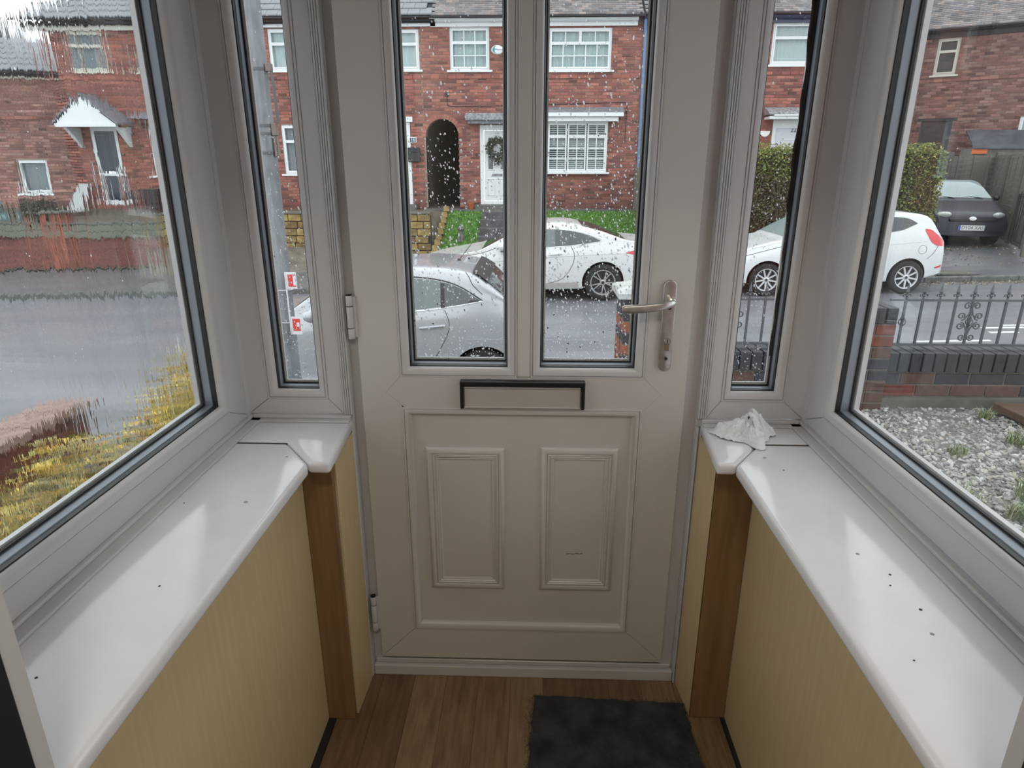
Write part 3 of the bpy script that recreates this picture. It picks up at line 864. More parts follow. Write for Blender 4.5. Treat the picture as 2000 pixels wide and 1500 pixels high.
# ---- low front wall with piers, brick by brick
BR = {'red': mat('red_wall_brick', srgb(118, 62, 48), 0.7, col2=srgb(92, 50, 42), scale=30, bump=0.2), 'brown': mat('brown_wall_brick', srgb(92, 66, 56), 0.7, col2=srgb(74, 54, 48), scale=30, bump=0.2),
      'blue': mat('blue_black_wall_brick', srgb(52, 54, 60), 0.5, col2=srgb(38, 40, 46), scale=30, bump=0.2), 'orange': mat('orange_wall_brick', srgb(146, 84, 62), 0.7, col2=srgb(116, 66, 50), scale=30, bump=0.2)}
M['mortar'] = mat('grey_mortar', (0.17, 0.155, 0.13, 1), 0.9, col2=(0.11, 0.10, 0.09, 1), scale=20)
BM = {}
def brick_mesh(c, l, d, h):
    k = (c, round(l, 3), round(d, 3), round(h, 3))
    if k not in BM:
        BM[k] = MB().box(-l / 2, l / 2, -d / 2, d / 2, -h / 2, h / 2).mesh('brick', BR[c], bevel=0.003)
    return BM[k]
rw = random.Random(31)
def courses(parent, x0, x1, y0, d, z0, n, pick, ch=0.075, bl=0.225, j=0.010):
    for r in range(n):
        x = x0 - (bl / 2 if r % 2 else 0)
        z = z0 + ch * (r + 0.5)
        while x < x1 - 0.01:
            a = max(x, x0); b = min(x + bl, x1)
            if b - a > 0.03:
                place('brick', brick_mesh(pick(r), b - a - j, d, ch - j), parent, ((a + b) / 2, y0 + d / 2 + rw.uniform(-0.0015, 0.0015), z))
            x += bl
mixp = lambda r: rw.choice(['brown', 'brown', 'blue', 'brown', 'red', 'blue'])
fw = root('garden_wall', (2.5, 2.6, -0.05), 'low brick garden wall with dark brick-on-edge coping under the railings', 'wall')
for (xa, xb, dm) in ((0.90, 1.905, 0), (2.295, 6.5, 1)):
    bx('mortar_core', M['mortar'], fw, (xa, xb, 2.512, 2.70, -0.9, 0.235))
    bx('concrete_footing', M['conc'], fw, (xa, xb, 2.485, 2.72, -0.1, 0.045))
    courses(fw, xa, xb, 2.505, 0.2, 0.048, 2, mixp, ch=0.083)
    x = xa
    while x < xb - 0.04:
        place('coping_brick', brick_mesh('blue', 0.066, 0.235, 0.128), fw, (x + 0.0375, 2.605, 0.286))
        x += 0.0755
def pier(name, label, x0, x1, y0, y1, z0, ncs, pick, cap):
    p = root(name, ((x0 + x1) / 2, (y0 + y1) / 2, z0), label, 'gate pier')
    bx('mortar_core', M['mortar'], p, (x0 + 0.006, x1 - 0.006, y0 + 0.006, y1 - 0.006, z0 - 0.8, z0 + 0.075 * ncs))
    for r in range(-3, ncs):
        z = z0 + 0.075 * (r + 0.5)
        sp = 0.66 if r % 2 else 0.34
        xm = x0 + (x1 - x0) * sp
        for (a, b) in ((x0, xm), (xm, x1)):
            place('brick', brick_mesh(pick(r), b - a - 0.010, 0.1, 0.065), p, ((a + b) / 2, y0 + 0.05, z))
        ym = y0 + 0.105 + (y1 - y0 - 0.105) * (0.5 if r % 2 else 0.7)
        for xx, sx in ((x0, 1), (x1, -1)):
            for (a, b) in ((y0 + 0.105, ym), (ym, y1)):
                place('brick', brick_mesh(pick(r), 0.1, b - a - 0.010, 0.065), p, (xx + sx * 0.05, (a + b) / 2, z))
    if cap == 'edge':
        k = 5
        w = (x1 - x0) / k
        for i in range(k):
            place('coping_brick', brick_mesh('blue', w - 0.012, y1 - y0, 0.1), p, (x0 + w * (i + 0.5), (y0 + y1) / 2, z0 + 0.075 * ncs + 0.052))
    else:
        mb = MB()
        rc = random.Random(8)
        def capf(u, v):
            a = (u - 0.5) * 2; b = (v - 0.5) * 2
            return ((x0 + x1) / 2 + a * ((x1 - x0) / 2 + 0.035), (y0 + y1) / 2 + b * ((y1 - y0) / 2 + 0.035), z0 + 0.075 * ncs + 0.062 + 0.008 * math.sin(a * 5 + b * 3) + 0.006 * math.sin(b * 9) - 0.028 * max(abs(a), abs(b)) ** 6)
        mb.grid(capf, 14, 14)
        zc = z0 + 0.075 * ncs
        mb.prism([(x0 - 0.035, y0 - 0.035, zc), (x1 + 0.035, y0 - 0.035, zc), (x1 + 0.035, y1 + 0.035, zc), (x0 - 0.035, y1 + 0.035, zc)], (0, 0, 0.034))
        mb.build('capstone', mat('white_painted_capstone', (0.50, 0.52, 0.52, 1), 0.6, col2=(0.34, 0.34, 0.32, 1), scale=14), p, smooth=True)
    return p
seqA = lambda r: {9: 'blue', 8: 'blue', 7: 'orange', 6: 'blue', 5: 'orange'}.get(r, rw.choice(['blue', 'orange', 'red']))
pier('gate_pier', 'brick gate pier with a lumpy white painted capstone', 0.575, 0.90, 2.46, 2.79, -0.05, 10, seqA, 'stone')
pier('gate_pier', 'brick pier topped with dark bricks on edge between two railing panels', 1.91, 2.29, 2.44, 2.78, -0.05, 8, lambda r: {7: 'red', 6: 'red', 5: 'brown', 4: rw.choice(['blue', 'red']), 3: 'blue'}.get(r, rw.choice(['brown', 'red', 'blue'])), 'edge')

# ---- railings with spear heads and scrolls
SPEAR = MB()
SPEAR.lathe([(0.0, 0.108), (0.004, 0.088), (0.0105, 0.052), (0.012, 0.046), (0.006, 0.036), (0.0045, 0.03), (0.009, 0.026), (0.011, 0.022), (0.008, 0.016), (0.0055, 0.012), (0.0075, 0.006), (0.0075, 0.0)], (0, 0, 0), 'z', 8)
for sx in (-1, 1):
    SPEAR.tube([(0, 0, 0.022), (sx * 0.012, 0, 0.034), (sx * 0.021, 0, 0.031), (sx * 0.024, 0, 0.022), (sx * 0.019, 0, 0.017)], [0.005, 0.005, 0.005, 0.004, 0.003], 6)
SPEAR_ME = SPEAR.mesh('spear_head', M['iron'], smooth=True)
def spiral(cx, cz, r0, a0, turns, y, sgn=1, n=22):
    return [(cx + sgn * (r0 * (1 - 0.72 * i / n)) * math.cos(a0 + turns * 6.283 * i / n), y, cz + (r0 * (1 - 0.72 * i / n)) * math.sin(a0 + turns * 6.283 * i / n)) for i in range(n + 1)]
def scroll_set(cx, y):
    mb = MB()
    k = 0.005
    for s in (-1, 1):
        mb.tube(spiral(cx + s * 0.030, 0.638, 0.024, 3.3, -1.25, y, s), k, 5)
        mb.tube(spiral(cx + s * 0.056, 0.572, 0.024, 3.7, -1.25, y, s), k, 5)
        mb.tube(spiral(cx + s * 0.054, 0.508, 0.024, 2.5, 1.25, y, s), k, 5)
        mb.tube(spiral(cx + s * 0.030, 0.432, 0.024, 2.9, 1.25, y, s), k, 5)
        mb.tube([(cx, y, 0.635), (cx + s * 0.012, y, 0.585), (cx + s * 0.034, y, 0.552), (cx + s * 0.050, y, 0.545)], k, 5)
        mb.tube([(cx, y, 0.43), (cx + s * 0.012, y, 0.487), (cx + s * 0.034, y, 0.525), (cx + s * 0.050, y, 0.532)], k, 5)
    for q in range(4):
        mb.tube([(cx + 0.02 * math.sin(t * math.pi) * math.cos(q * 1.571 + t * 2.5), y + 0.02 * math.sin(t * math.pi) * math.sin(q * 1.571 + t * 2.5), 0.50 + 0.075 * t) for t in [i / 8 for i in range(9)]], 0.0032, 5)
    return mb
def railing(name, label, x0, x1, xs, scrolls, baskets):
    y = 2.60
    p = root(name, ((x0 + x1) / 2, y, 0.37), label, 'railing', 'iron railing panels on the garden wall')
    x0 += 0.016; x1 -= 0.016
    bx('top_rail', M['iron'], p, (x0, x1, y - 0.010, y + 0.010, 0.668, 0.682))
    bx('bottom_rail', M['iron'], p, (x0, x1, y - 0.010, y + 0.010, 0.372, 0.388))
    bar = MB().box(-0.0065, 0.0065, -0.0065, 0.0065, 0, 0.285).mesh('bar', M['iron'])
    for i, xx in enumerate(xs):
        place('bar', bar, p, (xx, y, 0.386))
        place('spear_head', SPEAR_ME, p, (xx, y, 0.681))
    for i in scrolls:
        scroll_set(xs[i], y - 0.004).build('scroll_work', M['iron'], p, smooth=True)
    for i in baskets:
        mb = MB()
        for q in range(4):
            mb.tube([(xs[i] + 0.021 * math.sin(t * math.pi) * math.cos(q * 1.571 + t * 2.5), y + 0.021 * math.sin(t * math.pi) * math.sin(q * 1.571 + t * 2.5), 0.495 + 0.075 * t) for t in [k / 8 for k in range(9)]], 0.0034, 5)
        mb.build('basket_twist', M['iron'], p, smooth=True)
    for xx in (x0, x1):
        bx('fixing_lug', M['iron'], p, (xx - 0.012, xx + 0.012, y - 0.014, y + 0.014, 0.362, 0.398))
    return p
railing('iron_railing', 'spear-topped iron railing panel between the capstone pier and the dark-topped pier', 0.90, 1.91, [0.99 + 0.104 * i for i in range(9)], [3], [0, 7])
railing('iron_railing', 'spear-topped iron railing panel with scrolls running on beyond the dark-topped pier', 2.29, 6.5, [2.405 + 0.106 * i for i in range(38)], [4, 13], [0, 9])

# ---- boundary wall and yellow shrub beyond window_3
bw = root('boundary_wall', (-2.7, 0.5, -0.1), 'low dark red brick wall with a pale brick coping beside the yellow shrub', 'wall')
bx('mortar_core', M['mortar'], bw, (-2.80, -2.61, -2.5, 1.845, -0.7, 0.155))
def yb(c, l, d, h):
    return brick_mesh(c, d, l, h)
M_pink = BR.setdefault('pink', mat('pale_pink_coping', srgb(154, 128, 120), 0.7, col2=srgb(122, 98, 90), scale=25))
for r in range(-3, 3):
    y = 1.85
    k = 0
    while y > -2.4:
        l = 0.225 if not (k == 0 and r % 2) else 0.1125
        place('brick', yb(rw.choice(['red', 'red', 'brown']), l - 0.01, 0.1, 0.065), bw, (-2.65, y - l / 2, -0.07 + 0.075 * (r + 0.5)))
        y -= l; k += 1
    place('brick', yb('red', 0.1, 0.215, 0.065), bw, (-2.715, 1.80, -0.07 + 0.075 * (r + 0.5)))
y = 1.86
while y > -2.4:
    place('coping_brick', yb('pink', 0.215, 0.25, 0.05), bw, (-2.70, y - 0.1125, 0.182))
    y -= 0.225

def leaves(mb, pts, rng, cols, smin, smax):
    for (x_, y_, z_) in pts:
        s = rng.uniform(smin, smax)
        d = Vector((rng.gauss(0, 1), rng.gauss(0, 1), rng.gauss(0, 0.7))).normalized()
        sd = d.cross(Vector((rng.gauss(0, 1), rng.gauss(0, 1), rng.gauss(0, 1)))).normalized() * s * 0.27
        k = rng.uniform(0.65, 1.3); c = rng.choice(cols)
        mb.col = tuple(v * k for v in c)
        n0 = len(mb.v); P = Vector((x_, y_, z_))
        nn = d.cross(sd).normalized() * s * 0.10
        mb.v += [tuple(P), tuple(P + d * s * 0.45 + sd + nn), tuple(P + d * s), tuple(P + d * s * 0.45 - sd + nn)]
        mb.face((n0, n0 + 1, n0 + 2)); mb.face((n0, n0 + 2, n0 + 3))
YL = [(0.62, 0.42, 0.05), (0.70, 0.50, 0.09), (0.50, 0.36, 0.06), (0.55, 0.46, 0.14), (0.30, 0.28, 0.08), (0.40, 0.24, 0.06), (0.16, 0.19, 0.06)]
ry = random.Random(19)
def shrub(name, label, blobs, n, cols, smin, smax, stems, group=None):
    b0 = blobs[0]
    p = root(name, (b0[0], b0[1], -0.1), label, 'shrub', group)
    pts = []
    tot = sum(b[3] * b[4] * b[5] for b in blobs)
    for (bx_, by_, bz_, ra, rb_, rc_) in blobs:
        for _ in range(int(n * ra * rb_ * rc_ / tot)):
            a = ry.uniform(0, 6.283); cz_ = ry.uniform(-1, 1); r = ry.random() ** 0.4; s_ = math.sqrt(1 - cz_ * cz_)
            pts.append((bx_ + ra * r * s_ * math.cos(a), by_ + rb_ * r * s_ * math.sin(a), bz_ + rc_ * r * cz_))
    mb = MB(); leaves(mb, pts, ry, cols, smin, smax)
    o = mb.build('foliage', M['leaf'], p, recalc=False); o['kind'] = 'stuff'
    st = MB()
    for (bx_, by_, bz_, ra, rb_, rc_) in blobs:
        for _ in range(stems):
            dx, dy = ry.uniform(-ra, ra) * 0.7, ry.uniform(-rb_, rb_) * 0.7
            st.tube([(bx_ + dx * 0.3, by_ + dy * 0.3, -0.12), (bx_ + dx * 0.6, by_ + dy * 0.6, bz_ * 0.5), (bx_ + dx, by_ + dy, bz_ + rc_ * 0.7)], [0.006, 0.004, 0.002], 5)
    st.build('stems', mat('twig_bark', (0.10, 0.075, 0.05, 1), 0.8), p)
    return p
shrub('yellow_shrub', 'bushy golden-leaved shrub reaching towards the road below the wet window', [(-2.06, 2.20, 0.00, 0.34, 0.42, 0.44), (-1.80, 1.72, 0.02, 0.30, 0.36, 0.42), (-1.55, 1.52, 0.02, 0.28, 0.26, 0.36), (-1.92, 1.55, -0.02, 0.30, 0.28, 0.34)], 5600, YL, 0.03, 0.07, 10)
shrub('yellow_shrub', 'lower golden-leaved shrub trailing along the dark brick boundary wall', [(-1.62, 0.92, 0.02, 0.30, 0.27, 0.32), (-1.9, 0.55, 0.0, 0.36, 0.40, 0.26), (-1.45, 0.55, 0.06, 0.30, 0.40, 0.30), (-1.66, 0.08, 0.02, 0.34, 0.38, 0.26), (-1.40, 0.0, 0.10, 0.28, 0.40, 0.28), (-2.2, 0.75, 0.0, 0.2, 0.3, 0.24), (-2.02, 1.00, 0.05, 0.34, 0.24, 0.30), (-1.8, -0.3, 0.0, 0.4, 0.4, 0.24), (-1.38, -0.5, 0.1, 0.28, 0.4, 0.26)], 10500, YL + [(0.42, 0.38, 0.18), (0.35, 0.33, 0.17)], 0.03, 0.075, 8)

# ---- lamp post with taped notices
lp = root('lamp_post', (-2.30, 4.3, -0.92), 'tall grey steel lamp post with cable brackets and taped notices', 'lamp post')
M['galv'] = mat('mottled_galvanised_steel', (0.13, 0.145, 0.16, 1), 0.55, metal=0.1, col2=(0.24, 0.26, 0.275, 1), scale=9, stretch=(1, 1, 0.35))
MB().lathe([(0.066, -0.95), (0.064, 6.5), (0.0, 6.5)], (-2.30, 4.3, 0), 'z', 8).build('column', M['galv'], lp)
for zz in (2.26, 1.82, 1.755, 1.60):
    MB().lathe([(0.064, zz - 0.011), (0.0685, zz - 0.011), (0.0685, zz + 0.011), (0.064, zz + 0.011)], (-2.30, 4.3, 0), 'z', 16).build('band_clamp', M['iron'], lp)
rust = mat('rusty_grey_fitting', (0.17, 0.14, 0.12, 1), 0.7)
MB().tube([(-2.20, 4.27, 2.27), (-2.19, 4.27, 2.10), (-2.185, 4.27, 1.84)], 0.014, 8).build('cable_conduit', M['iron'], lp)
mb = MB().box(-2.24, -2.20, 4.24, 4.30, 1.74, 1.84); mb.box(-2.235, -2.215, 4.25, 4.29, 1.57, 1.75); mb.box(-2.24, -2.19, 4.25, 4.30, 2.24, 2.30)
mb.build('bracket', rust, lp, bevel=0.004)
MB().tube([(-2.215, 4.27, 1.74), (-2.205, 4.27, 1.66), (-2.21, 4.27, 1.58)], 0.012, 6).build('conduit_end', rust, lp)
wpl = mat('white_notice_card', (0.72, 0.72, 0.76, 1), 0.5); rpl = mat('red_notice_print', (0.66, 0.05, 0.045, 1), 0.5)
nt_ = bx('notice', wpl, lp, (-2.252, -2.248, 4.20, 4.226, 0.0, 0.58))
for z0, z1 in ((0.43, 0.58), (0.0, 0.17)):
    pn = bx('notice_panel', wpl, nt_, (-2.25, -2.15, 4.212, 4.216, z0, z1))
    bx('red_print', rpl, nt_, (-2.228, -2.158, 4.209, 4.2115, z0 + 0.035 if z0 < 0.1 else z0 + 0.02, z1 - 0.02))
bx('white_print', wpl, nt_, (-2.19, -2.165, 4.2065, 4.2085, 0.075, 0.115)); bx('white_print', wpl, nt_, (-2.18, -2.157, 4.2065, 4.2085, 0.46, 0.55))
for zz in (0.415, 0.11):
    MB().tube([(-2.30 + 0.088 * math.cos(a), 4.3 + 0.088 * math.sin(a), zz) for a in [-3.3 + 0.25 * i for i in range(13)]], 0.004, 5).build('cable_tie', wpl, lp)
# painted marking and drain cover by the far kerb
pm = root('road_marking', (6.5, 7.6, zr(6.5, 7.6)), 'worn white painted lines on the wet road beyond the railings', 'road marking')
for (a, b, c, d) in ((5.3, 6.3, 7.2, 7.27), (6.55, 6.95, 7.6, 7.68), (6.6, 7.2, 7.85, 7.92), (6.95, 8.4, 7.98, 8.05)):
    MB().prism([(a, c, zr(a, c) + 0.001), (b, c, zr(b, c) + 0.001), (b, d, zr(b, d) + 0.001), (a, d, zr(a, d) + 0.001)], (0, 0, 0.004)).build('painted_line', M['paint_line'], pm)
rr_ = random.Random(2)
lv = MB()
pts = [(rr_.uniform(6.3, 9.6), 11.22 - abs(rr_.gauss(0, 0.12)), 0) for _ in range(320)] + [(rr_.uniform(8.75, 12.5), rr_.uniform(12.3, 13.9), 1) for _ in range(420)]
for (a, b, f) in pts:
    z = zr(a, b) + (0.01 if f == 0 else 0.10 + drive_rise(a, b))
    leaves(lv, [(a, b, z)], rr_, [(0.30, 0.22, 0.12), (0.22, 0.16, 0.09), (0.42, 0.36, 0.26)], 0.03, 0.07)
o = lv.build('fallen_leaves', M['leaf'], None, recalc=False)
tag(o, 'litter of small brown fallen leaves along the far kerb and driveway', 'leaves', kind='stuff')

dc = root('drain_cover', (8.4, 11.75, zr(8.4, 11.75) + 0.095), 'square concrete drain cover in a dark metal frame set in the pavement', 'drain cover')
zc_ = zr(8.4, 11.75) + 0.095
bx('cover_frame', M['black_plastic'], dc, (8.02, 8.82, 11.44, 12.02, zc_ - 0.05, zc_ + 0.012))
bx('cover_slab', M['conc'], dc, (8.06, 8.78, 11.48, 11.98, zc_ - 0.02, zc_ + 0.022))
# ================================================================== CARS
def interp(pl, x):
    if x <= pl[0][0]: return pl[0][1]
    for (a, b), (c, d) in zip(pl, pl[1:]):
        if x <= c: return b + (d - b) * (x - a) / (c - a) if c > a else d
    return pl[-1][1]
def smooth_pl(pl, n=6):
    out = []
    for i in range(len(pl) - 1):
        p0 = pl[max(i - 1, 0)]; p1 = pl[i]; p2 = pl[i + 1]; p3 = pl[min(i + 2, len(pl) - 1)]
        for k in range(n):
            t = k / n
            out.append(tuple(0.5 * (2 * p1[q] + (p2[q] - p0[q]) * t + (2 * p0[q] - 5 * p1[q] + 4 * p2[q] - p3[q]) * t * t + (3 * p1[q] - p0[q] - 3 * p2[q] + p3[q]) * t ** 3) for q in range(2)))
    out.append(pl[-1])
    return out
M['tyre'] = mat('black_tyre', (0.018, 0.018, 0.02, 1), 0.8)
M['alloy'] = mat('silver_alloy', (0.62, 0.63, 0.65, 1), 0.35, metal=0.6)
M['alloy_dark'] = mat('grey_alloy', (0.40, 0.40, 0.41, 1), 0.4, metal=0.5)
M['rim_dark'] = mat('dark_wheel_part', (0.03, 0.03, 0.032, 1), 0.6)  # near-black tone of the brake discs and hub caps
M['car_glass'] = mat('dark_car_glass', (0.035, 0.045, 0.05, 1), 0.06, spec=0.9)
M['car_glass_green'] = mat('greenish_car_glass', (0.10, 0.135, 0.135, 1), 0.06, spec=0.9)
M['car_screen'] = mat('pale_windscreen', (0.26, 0.33, 0.33, 1), 0.08, spec=0.9)
M['seam'] = mat('panel_gap', (0.03, 0.03, 0.03, 1), 0.8)
M['tail'] = mat('red_tail_lamp', (0.62, 0.02, 0.035, 1), 0.15, coat=0.5)
M['lamp'] = mat('clear_head_lamp', (0.62, 0.66, 0.62, 1), 0.12, coat=0.5)
M['trim_black'] = mat('black_car_trim', (0.015, 0.015, 0.017, 1), 0.45)
M['chrome_trim'] = mat('bright_window_trim', (0.75, 0.76, 0.78, 1), 0.2, metal=0.7)

class Car:
    def __init__(s, name, label, cat, L, W, top, belt, wheels, R, paint, loc, rotz, bot=0.20, plan=None, group='cars parked on the street'):
        s.L, s.W, s.R, s.wheels = L, W, R, wheels
        s.top = smooth_pl(top); s.belt = belt; s.bot = bot; s.paint = paint
        s.plan = smooth_pl(plan or [(0, 0.66), (0.10, 0.80), (0.35, 0.93), (0.9, 0.985), (1.6, 1.0), (L - 1.3, 1.0), (L - 0.6, 0.975), (L - 0.2, 0.90), (L - 0.06, 0.82), (L, 0.72)])
        s.o = root(name, loc, label, cat, rotz=rotz)
        OFF[s.o.name] = Vector((0, 0, 0))
        xs = sorted(set([0, 0.015, 0.04, 0.08] + [L * i / 64 for i in range(1, 64)] + [L - 0.08, L - 0.04, L - 0.015, L]))
        mb = MB(); S = [s.section(x) for x in xs]; n = len(S[0])
        for x, sec in zip(xs, S):
            for (y, z) in sec: mb.v.append((x, -y, z))
            for (y, z) in reversed(sec[1:-1]): mb.v.append((x, y, z))
        k = 2 * n - 2
        for i in range(len(xs) - 1):
            for j in range(k):
                j2 = (j + 1) % k
                mb.face((i * k + j, i * k + j2, (i + 1) * k + j2, (i + 1) * k + j))
        mb.face(range(k)); mb.face(range((len(xs) - 1) * k, len(xs) * k))
        me = mb.mesh('body', [paint, M['trim_black']], recalc=True)
        ob = link('body', me, s.o)
        # wheel arches
        cut = MB(); cut.cur = 1
        for wx in wheels:
            for sd in (-1, 1):
                kk = 36; y0 = sd * (W - 0.26); y1 = sd * (W + 0.3)
                cut.prism([(wx + (R + 0.045) * math.cos(6.2832 * q / kk), y0, R + (R + 0.045) * math.sin(6.2832 * q / kk)) for q in range(kk)], (0, y1 - y0, 0))
        cme = cut.mesh('cutter', [paint, M['trim_black']])
        co = bpy.data.objects.new('cutter', cme); COL.objects.link(co)
        co.location = loc; co.rotation_euler = (0, 0, rotz)
        md = ob.modifiers.new('arches', 'BOOLEAN'); md.object = co; md.operation = 'DIFFERENCE'; md.solver = 'EXACT'
        bpy.context.view_layer.update()
        dg = bpy.context.evaluated_depsgraph_get()
        nme = bpy.data.meshes.new_from_object(ob.evaluated_get(dg))
        ob.modifiers.clear(); ob.data = nme; bpy.data.objects.remove(co)
        nme.polygons.foreach_set('use_smooth', [True] * len(nme.polygons))
        try: nme.set_sharp_from_angle(angle=math.radians(35))
        except Exception: pass
        s.body = ob
    def section(s, x):
        hw = s.W * interp(s.plan, x); zt = interp(s.top, x); zb = s.bot + 0.10 * max(0, 1 - x / 0.5) * 0.5 + 0.12 * max(0, 1 - (s.L - x) / 0.6)
        b = min(interp(s.belt, x), zt - 0.045); zb = min(zb, b - 0.1)
        h = zt - b; d = b - zb
        e = 0.95 * hw
        t = 0.30 * h
        pts = [(0, zb), (0.55 * hw, zb), (0.90 * hw, zb + 0.015), (0.965 * hw, zb + 0.12 * d), (0.995 * hw, zb + 0.42 * d), (1.0 * hw, zb + 0.62 * d), (0.985 * hw, zb + 0.86 * d), (e, b), (e - t * 0.5, b + 0.5 * h), (e - t * 0.93, b + 0.86 * h), (max(0.3 * hw, e - t - 0.10), b + 0.97 * h), (0.42 * hw, zt - 0.004), (0, zt)]
        return smooth_pl(pts, 4)
    def side(s, x, z):
        sec = s.section(x)
        best = 0.0
        for (a, b), (c, d) in zip(sec, sec[1:]):
            if (b <= z <= d or d <= z <= b) and abs(d - b) > 1e-6:
                best = max(best, a + (c - a) * (z - b) / (d - b))
        return best
    def patch(s, name, m, bot, top, off=0.004, nx=20, nz=5, sides=(-1, 1), parent=None, th=None):
        for sd in sides:
            mb = MB(); x0 = bot[0][0]; x1 = bot[-1][0]
            def fn(u, v):
                x = x0 + (x1 - x0) * u; z = interp(bot, x) + (interp(top, x) - interp(bot, x)) * v
                return (x, sd * (s.side(x, z) + off), z)
            mb.grid(fn, nx, nz)
            mb.build(name, m, parent or s.body, local=True, smooth=True)
    def line(s, name, m, pts, r=0.0035, off=0.0, sides=(-1, 1)):
        pts = smooth_pl(pts, 5) if len(pts) > 2 else [tuple(pts[0][q] + (pts[1][q] - pts[0][q]) * t / 6 for q in range(2)) for t in range(7)]
        for sd in sides:
            mb = MB().tube([(x, sd * (s.side(x, z) + off), z) for x, z in pts], r, 5)
            mb.build(name, m, s.body, local=True)
    def screen(s, name, m, x0, x1, f0, f1, off=0.006, nx=12, k0=0.90):
        """glass across the car between stations x0..x1 (windscreen, rear screen); f = kept fraction of width at each end"""
        mb = MB()
        def fn(u, v):
            x = x0 + (x1 - x0) * u; sec = s.section(x); f = f0 + (f1 - f0) * u
            zt = interp(s.top, x); b = min(interp(s.belt, x), zt - 0.045); h = zt - b
            ye = (0.95 * s.W * interp(s.plan, x) - 0.28 * h) * f
            y = -ye + 2 * ye * v; z = zt
            up = [p for p in sec if p[1] >= b - 1e-6]
            ay = abs(y)
            for (a, c), (a2, c2) in zip(up, up[1:]):
                if a2 <= ay <= a: z = c + (c2 - c) * (a - ay) / (a - a2) if a > a2 else c
            dz = interp(s.top, x + 0.02) - interp(s.top, x - 0.02)
            nrm = Vector((-dz, 0, 0.04)).normalized() * off
            return (x + nrm.x, y, z + nrm.z)
        mb.grid(fn, nx, 14)
        mb.build(name, m, s.body, local=True, smooth=True)
    def wheel_set(s, spokes, m, twin=False, rim=0.7):
        R = s.R
        ty = MB().lathe([(R * 0.66, 0.0), (R * 0.70, -0.012), (R * 0.80, -0.016), (R * 0.93, -0.010), (R * 0.985, 0.01), (R, 0.04), (R, 0.16), (R * 0.96, 0.19), (R * 0.66, 0.19)], (0, 0, 0), 'y', 40).mesh('tyre', M['tyre'], smooth=True)
        ds = MB().lathe([(0.0, 0.055), (R * 0.69, 0.05)], (0, 0, 0), 'y', 32).mesh('brake_disc', M['rim_dark'])
        rm_ = MB().lathe([(R * 0.60, 0.03), (R * 0.615, 0.004), (R * 0.64, -0.006), (R * 0.69, -0.008), (R * 0.705, 0.004)], (0, 0, 0), 'y', 40)
        for k in range(spokes):
            a = 6.2832 * k / spokes
            for da in ((-0.2, 0.2) if twin else (0.0,)):
                w0 = 0.015 if twin else 0.024
                p0 = Vector((R * 0.1 * math.cos(a), 0, R * 0.1 * math.sin(a))); p1 = Vector((R * 0.63 * math.cos(a + da), 0, R * 0.63 * math.sin(a + da)))
                t = (p1 - p0).normalized(); nrm = Vector((-t.z, 0, t.x))
                q = [p0 - nrm * w0 * 0.7 + Vector((0, 0.006, 0)), p1 - nrm * w0 * 0.55 + Vector((0, -0.002, 0)), p1 + nrm * w0 * 0.55 + Vector((0, -0.002, 0)), p0 + nrm * w0 * 0.7 + Vector((0, 0.006, 0))]
                rm_.prism(q, (0, 0.022, 0))
        rm_.lathe([(0.0, -0.004), (R * 0.10, -0.002), (R * 0.16, 0.006), (R * 0.17, 0.03)], (0, 0, 0), 'y', 20)
        rme = rm_.mesh('rim', m, smooth=True)
        cap = MB().lathe([(0.0, -0.008), (R * 0.085, -0.006), (R * 0.09, 0.002)], (0, 0, 0), 'y', 16).mesh('hub_cap', M['rim_dark'])
        for wx in s.wheels:
            for sd in (-1, 1):
                rz = 0 if sd < 0 else math.pi
                loc = (wx, sd * (s.W * interp(s.plan, wx) - 0.012), R)
                t_ = link('wheel', ty, s.o, loc, (0, 0.2, rz))
                link('brake_disc', ds, t_); link('rim', rme, t_); link('hub_cap', cap, t_)

def paint(name, col, rough=0.3, metal=0.0, coat=0.6):
    return mat(name, col, rough, metal, coat=coat)

# ---- silver hatchback on this side of the road
c = Car('silver_car', 'silver five-door hatchback with a roof aerial beside the near pavement', 'car', 3.88, 0.85,
        [(0, 0.42), (0.02, 0.60), (0.12, 0.72), (0.45, 0.86), (0.95, 0.97), (1.08, 1.01), (1.55, 1.33), (1.85, 1.455), (2.3, 1.49), (2.8, 1.475), (3.08, 1.43), (3.22, 1.37), (3.45, 1.18), (3.68, 0.99), (3.80, 0.90), (3.87, 0.70), (3.88, 0.42)],
        [(0, 0.55), (0.5, 0.82), (1.1, 0.95), (2.0, 1.02), (2.6, 1.055), (3.2, 1.10), (3.6, 1.05), (3.88, 0.9)], (0.74, 3.22), 0.305, paint('silver_car_paint', (0.44, 0.455, 0.48, 1), 0.3, 0.35, 0.8), (-3.74, 5.90, zr(-3.74, 5.1)), 0.0)
c.o.rotation_euler = (0, -0.024, 0)
b_ = [(1.36, 1.0), (2.0, 1.035), (2.6, 1.065), (3.22, 1.135)]
t_ = smooth_pl([(1.36, 1.005), (1.62, 1.21), (1.9, 1.345), (2.3, 1.385), (2.7, 1.36), (2.98, 1.285), (3.22, 1.14)], 5)
c.patch('side_glass', M['car_glass_green'], b_, t_, 0.004, 28, 6)
c.patch('rear_quarter_glass', M['car_glass'], [(2.84, 1.085), (3.20, 1.135)], [(x, z - 0.005) for x, z in t_ if x > 2.8], 0.007, 10, 4)
c.patch('centre_pillar', M['trim_black'], [(2.06, 1.05), (2.13, 1.05)], [(2.06, 1.36), (2.13, 1.365)], 0.008, 3, 5)
c.patch('quarter_divider', M['trim_black'], [(2.80, 1.075), (2.84, 1.08)], [(2.80, 1.33), (2.84, 1.32)], 0.009, 2, 4)
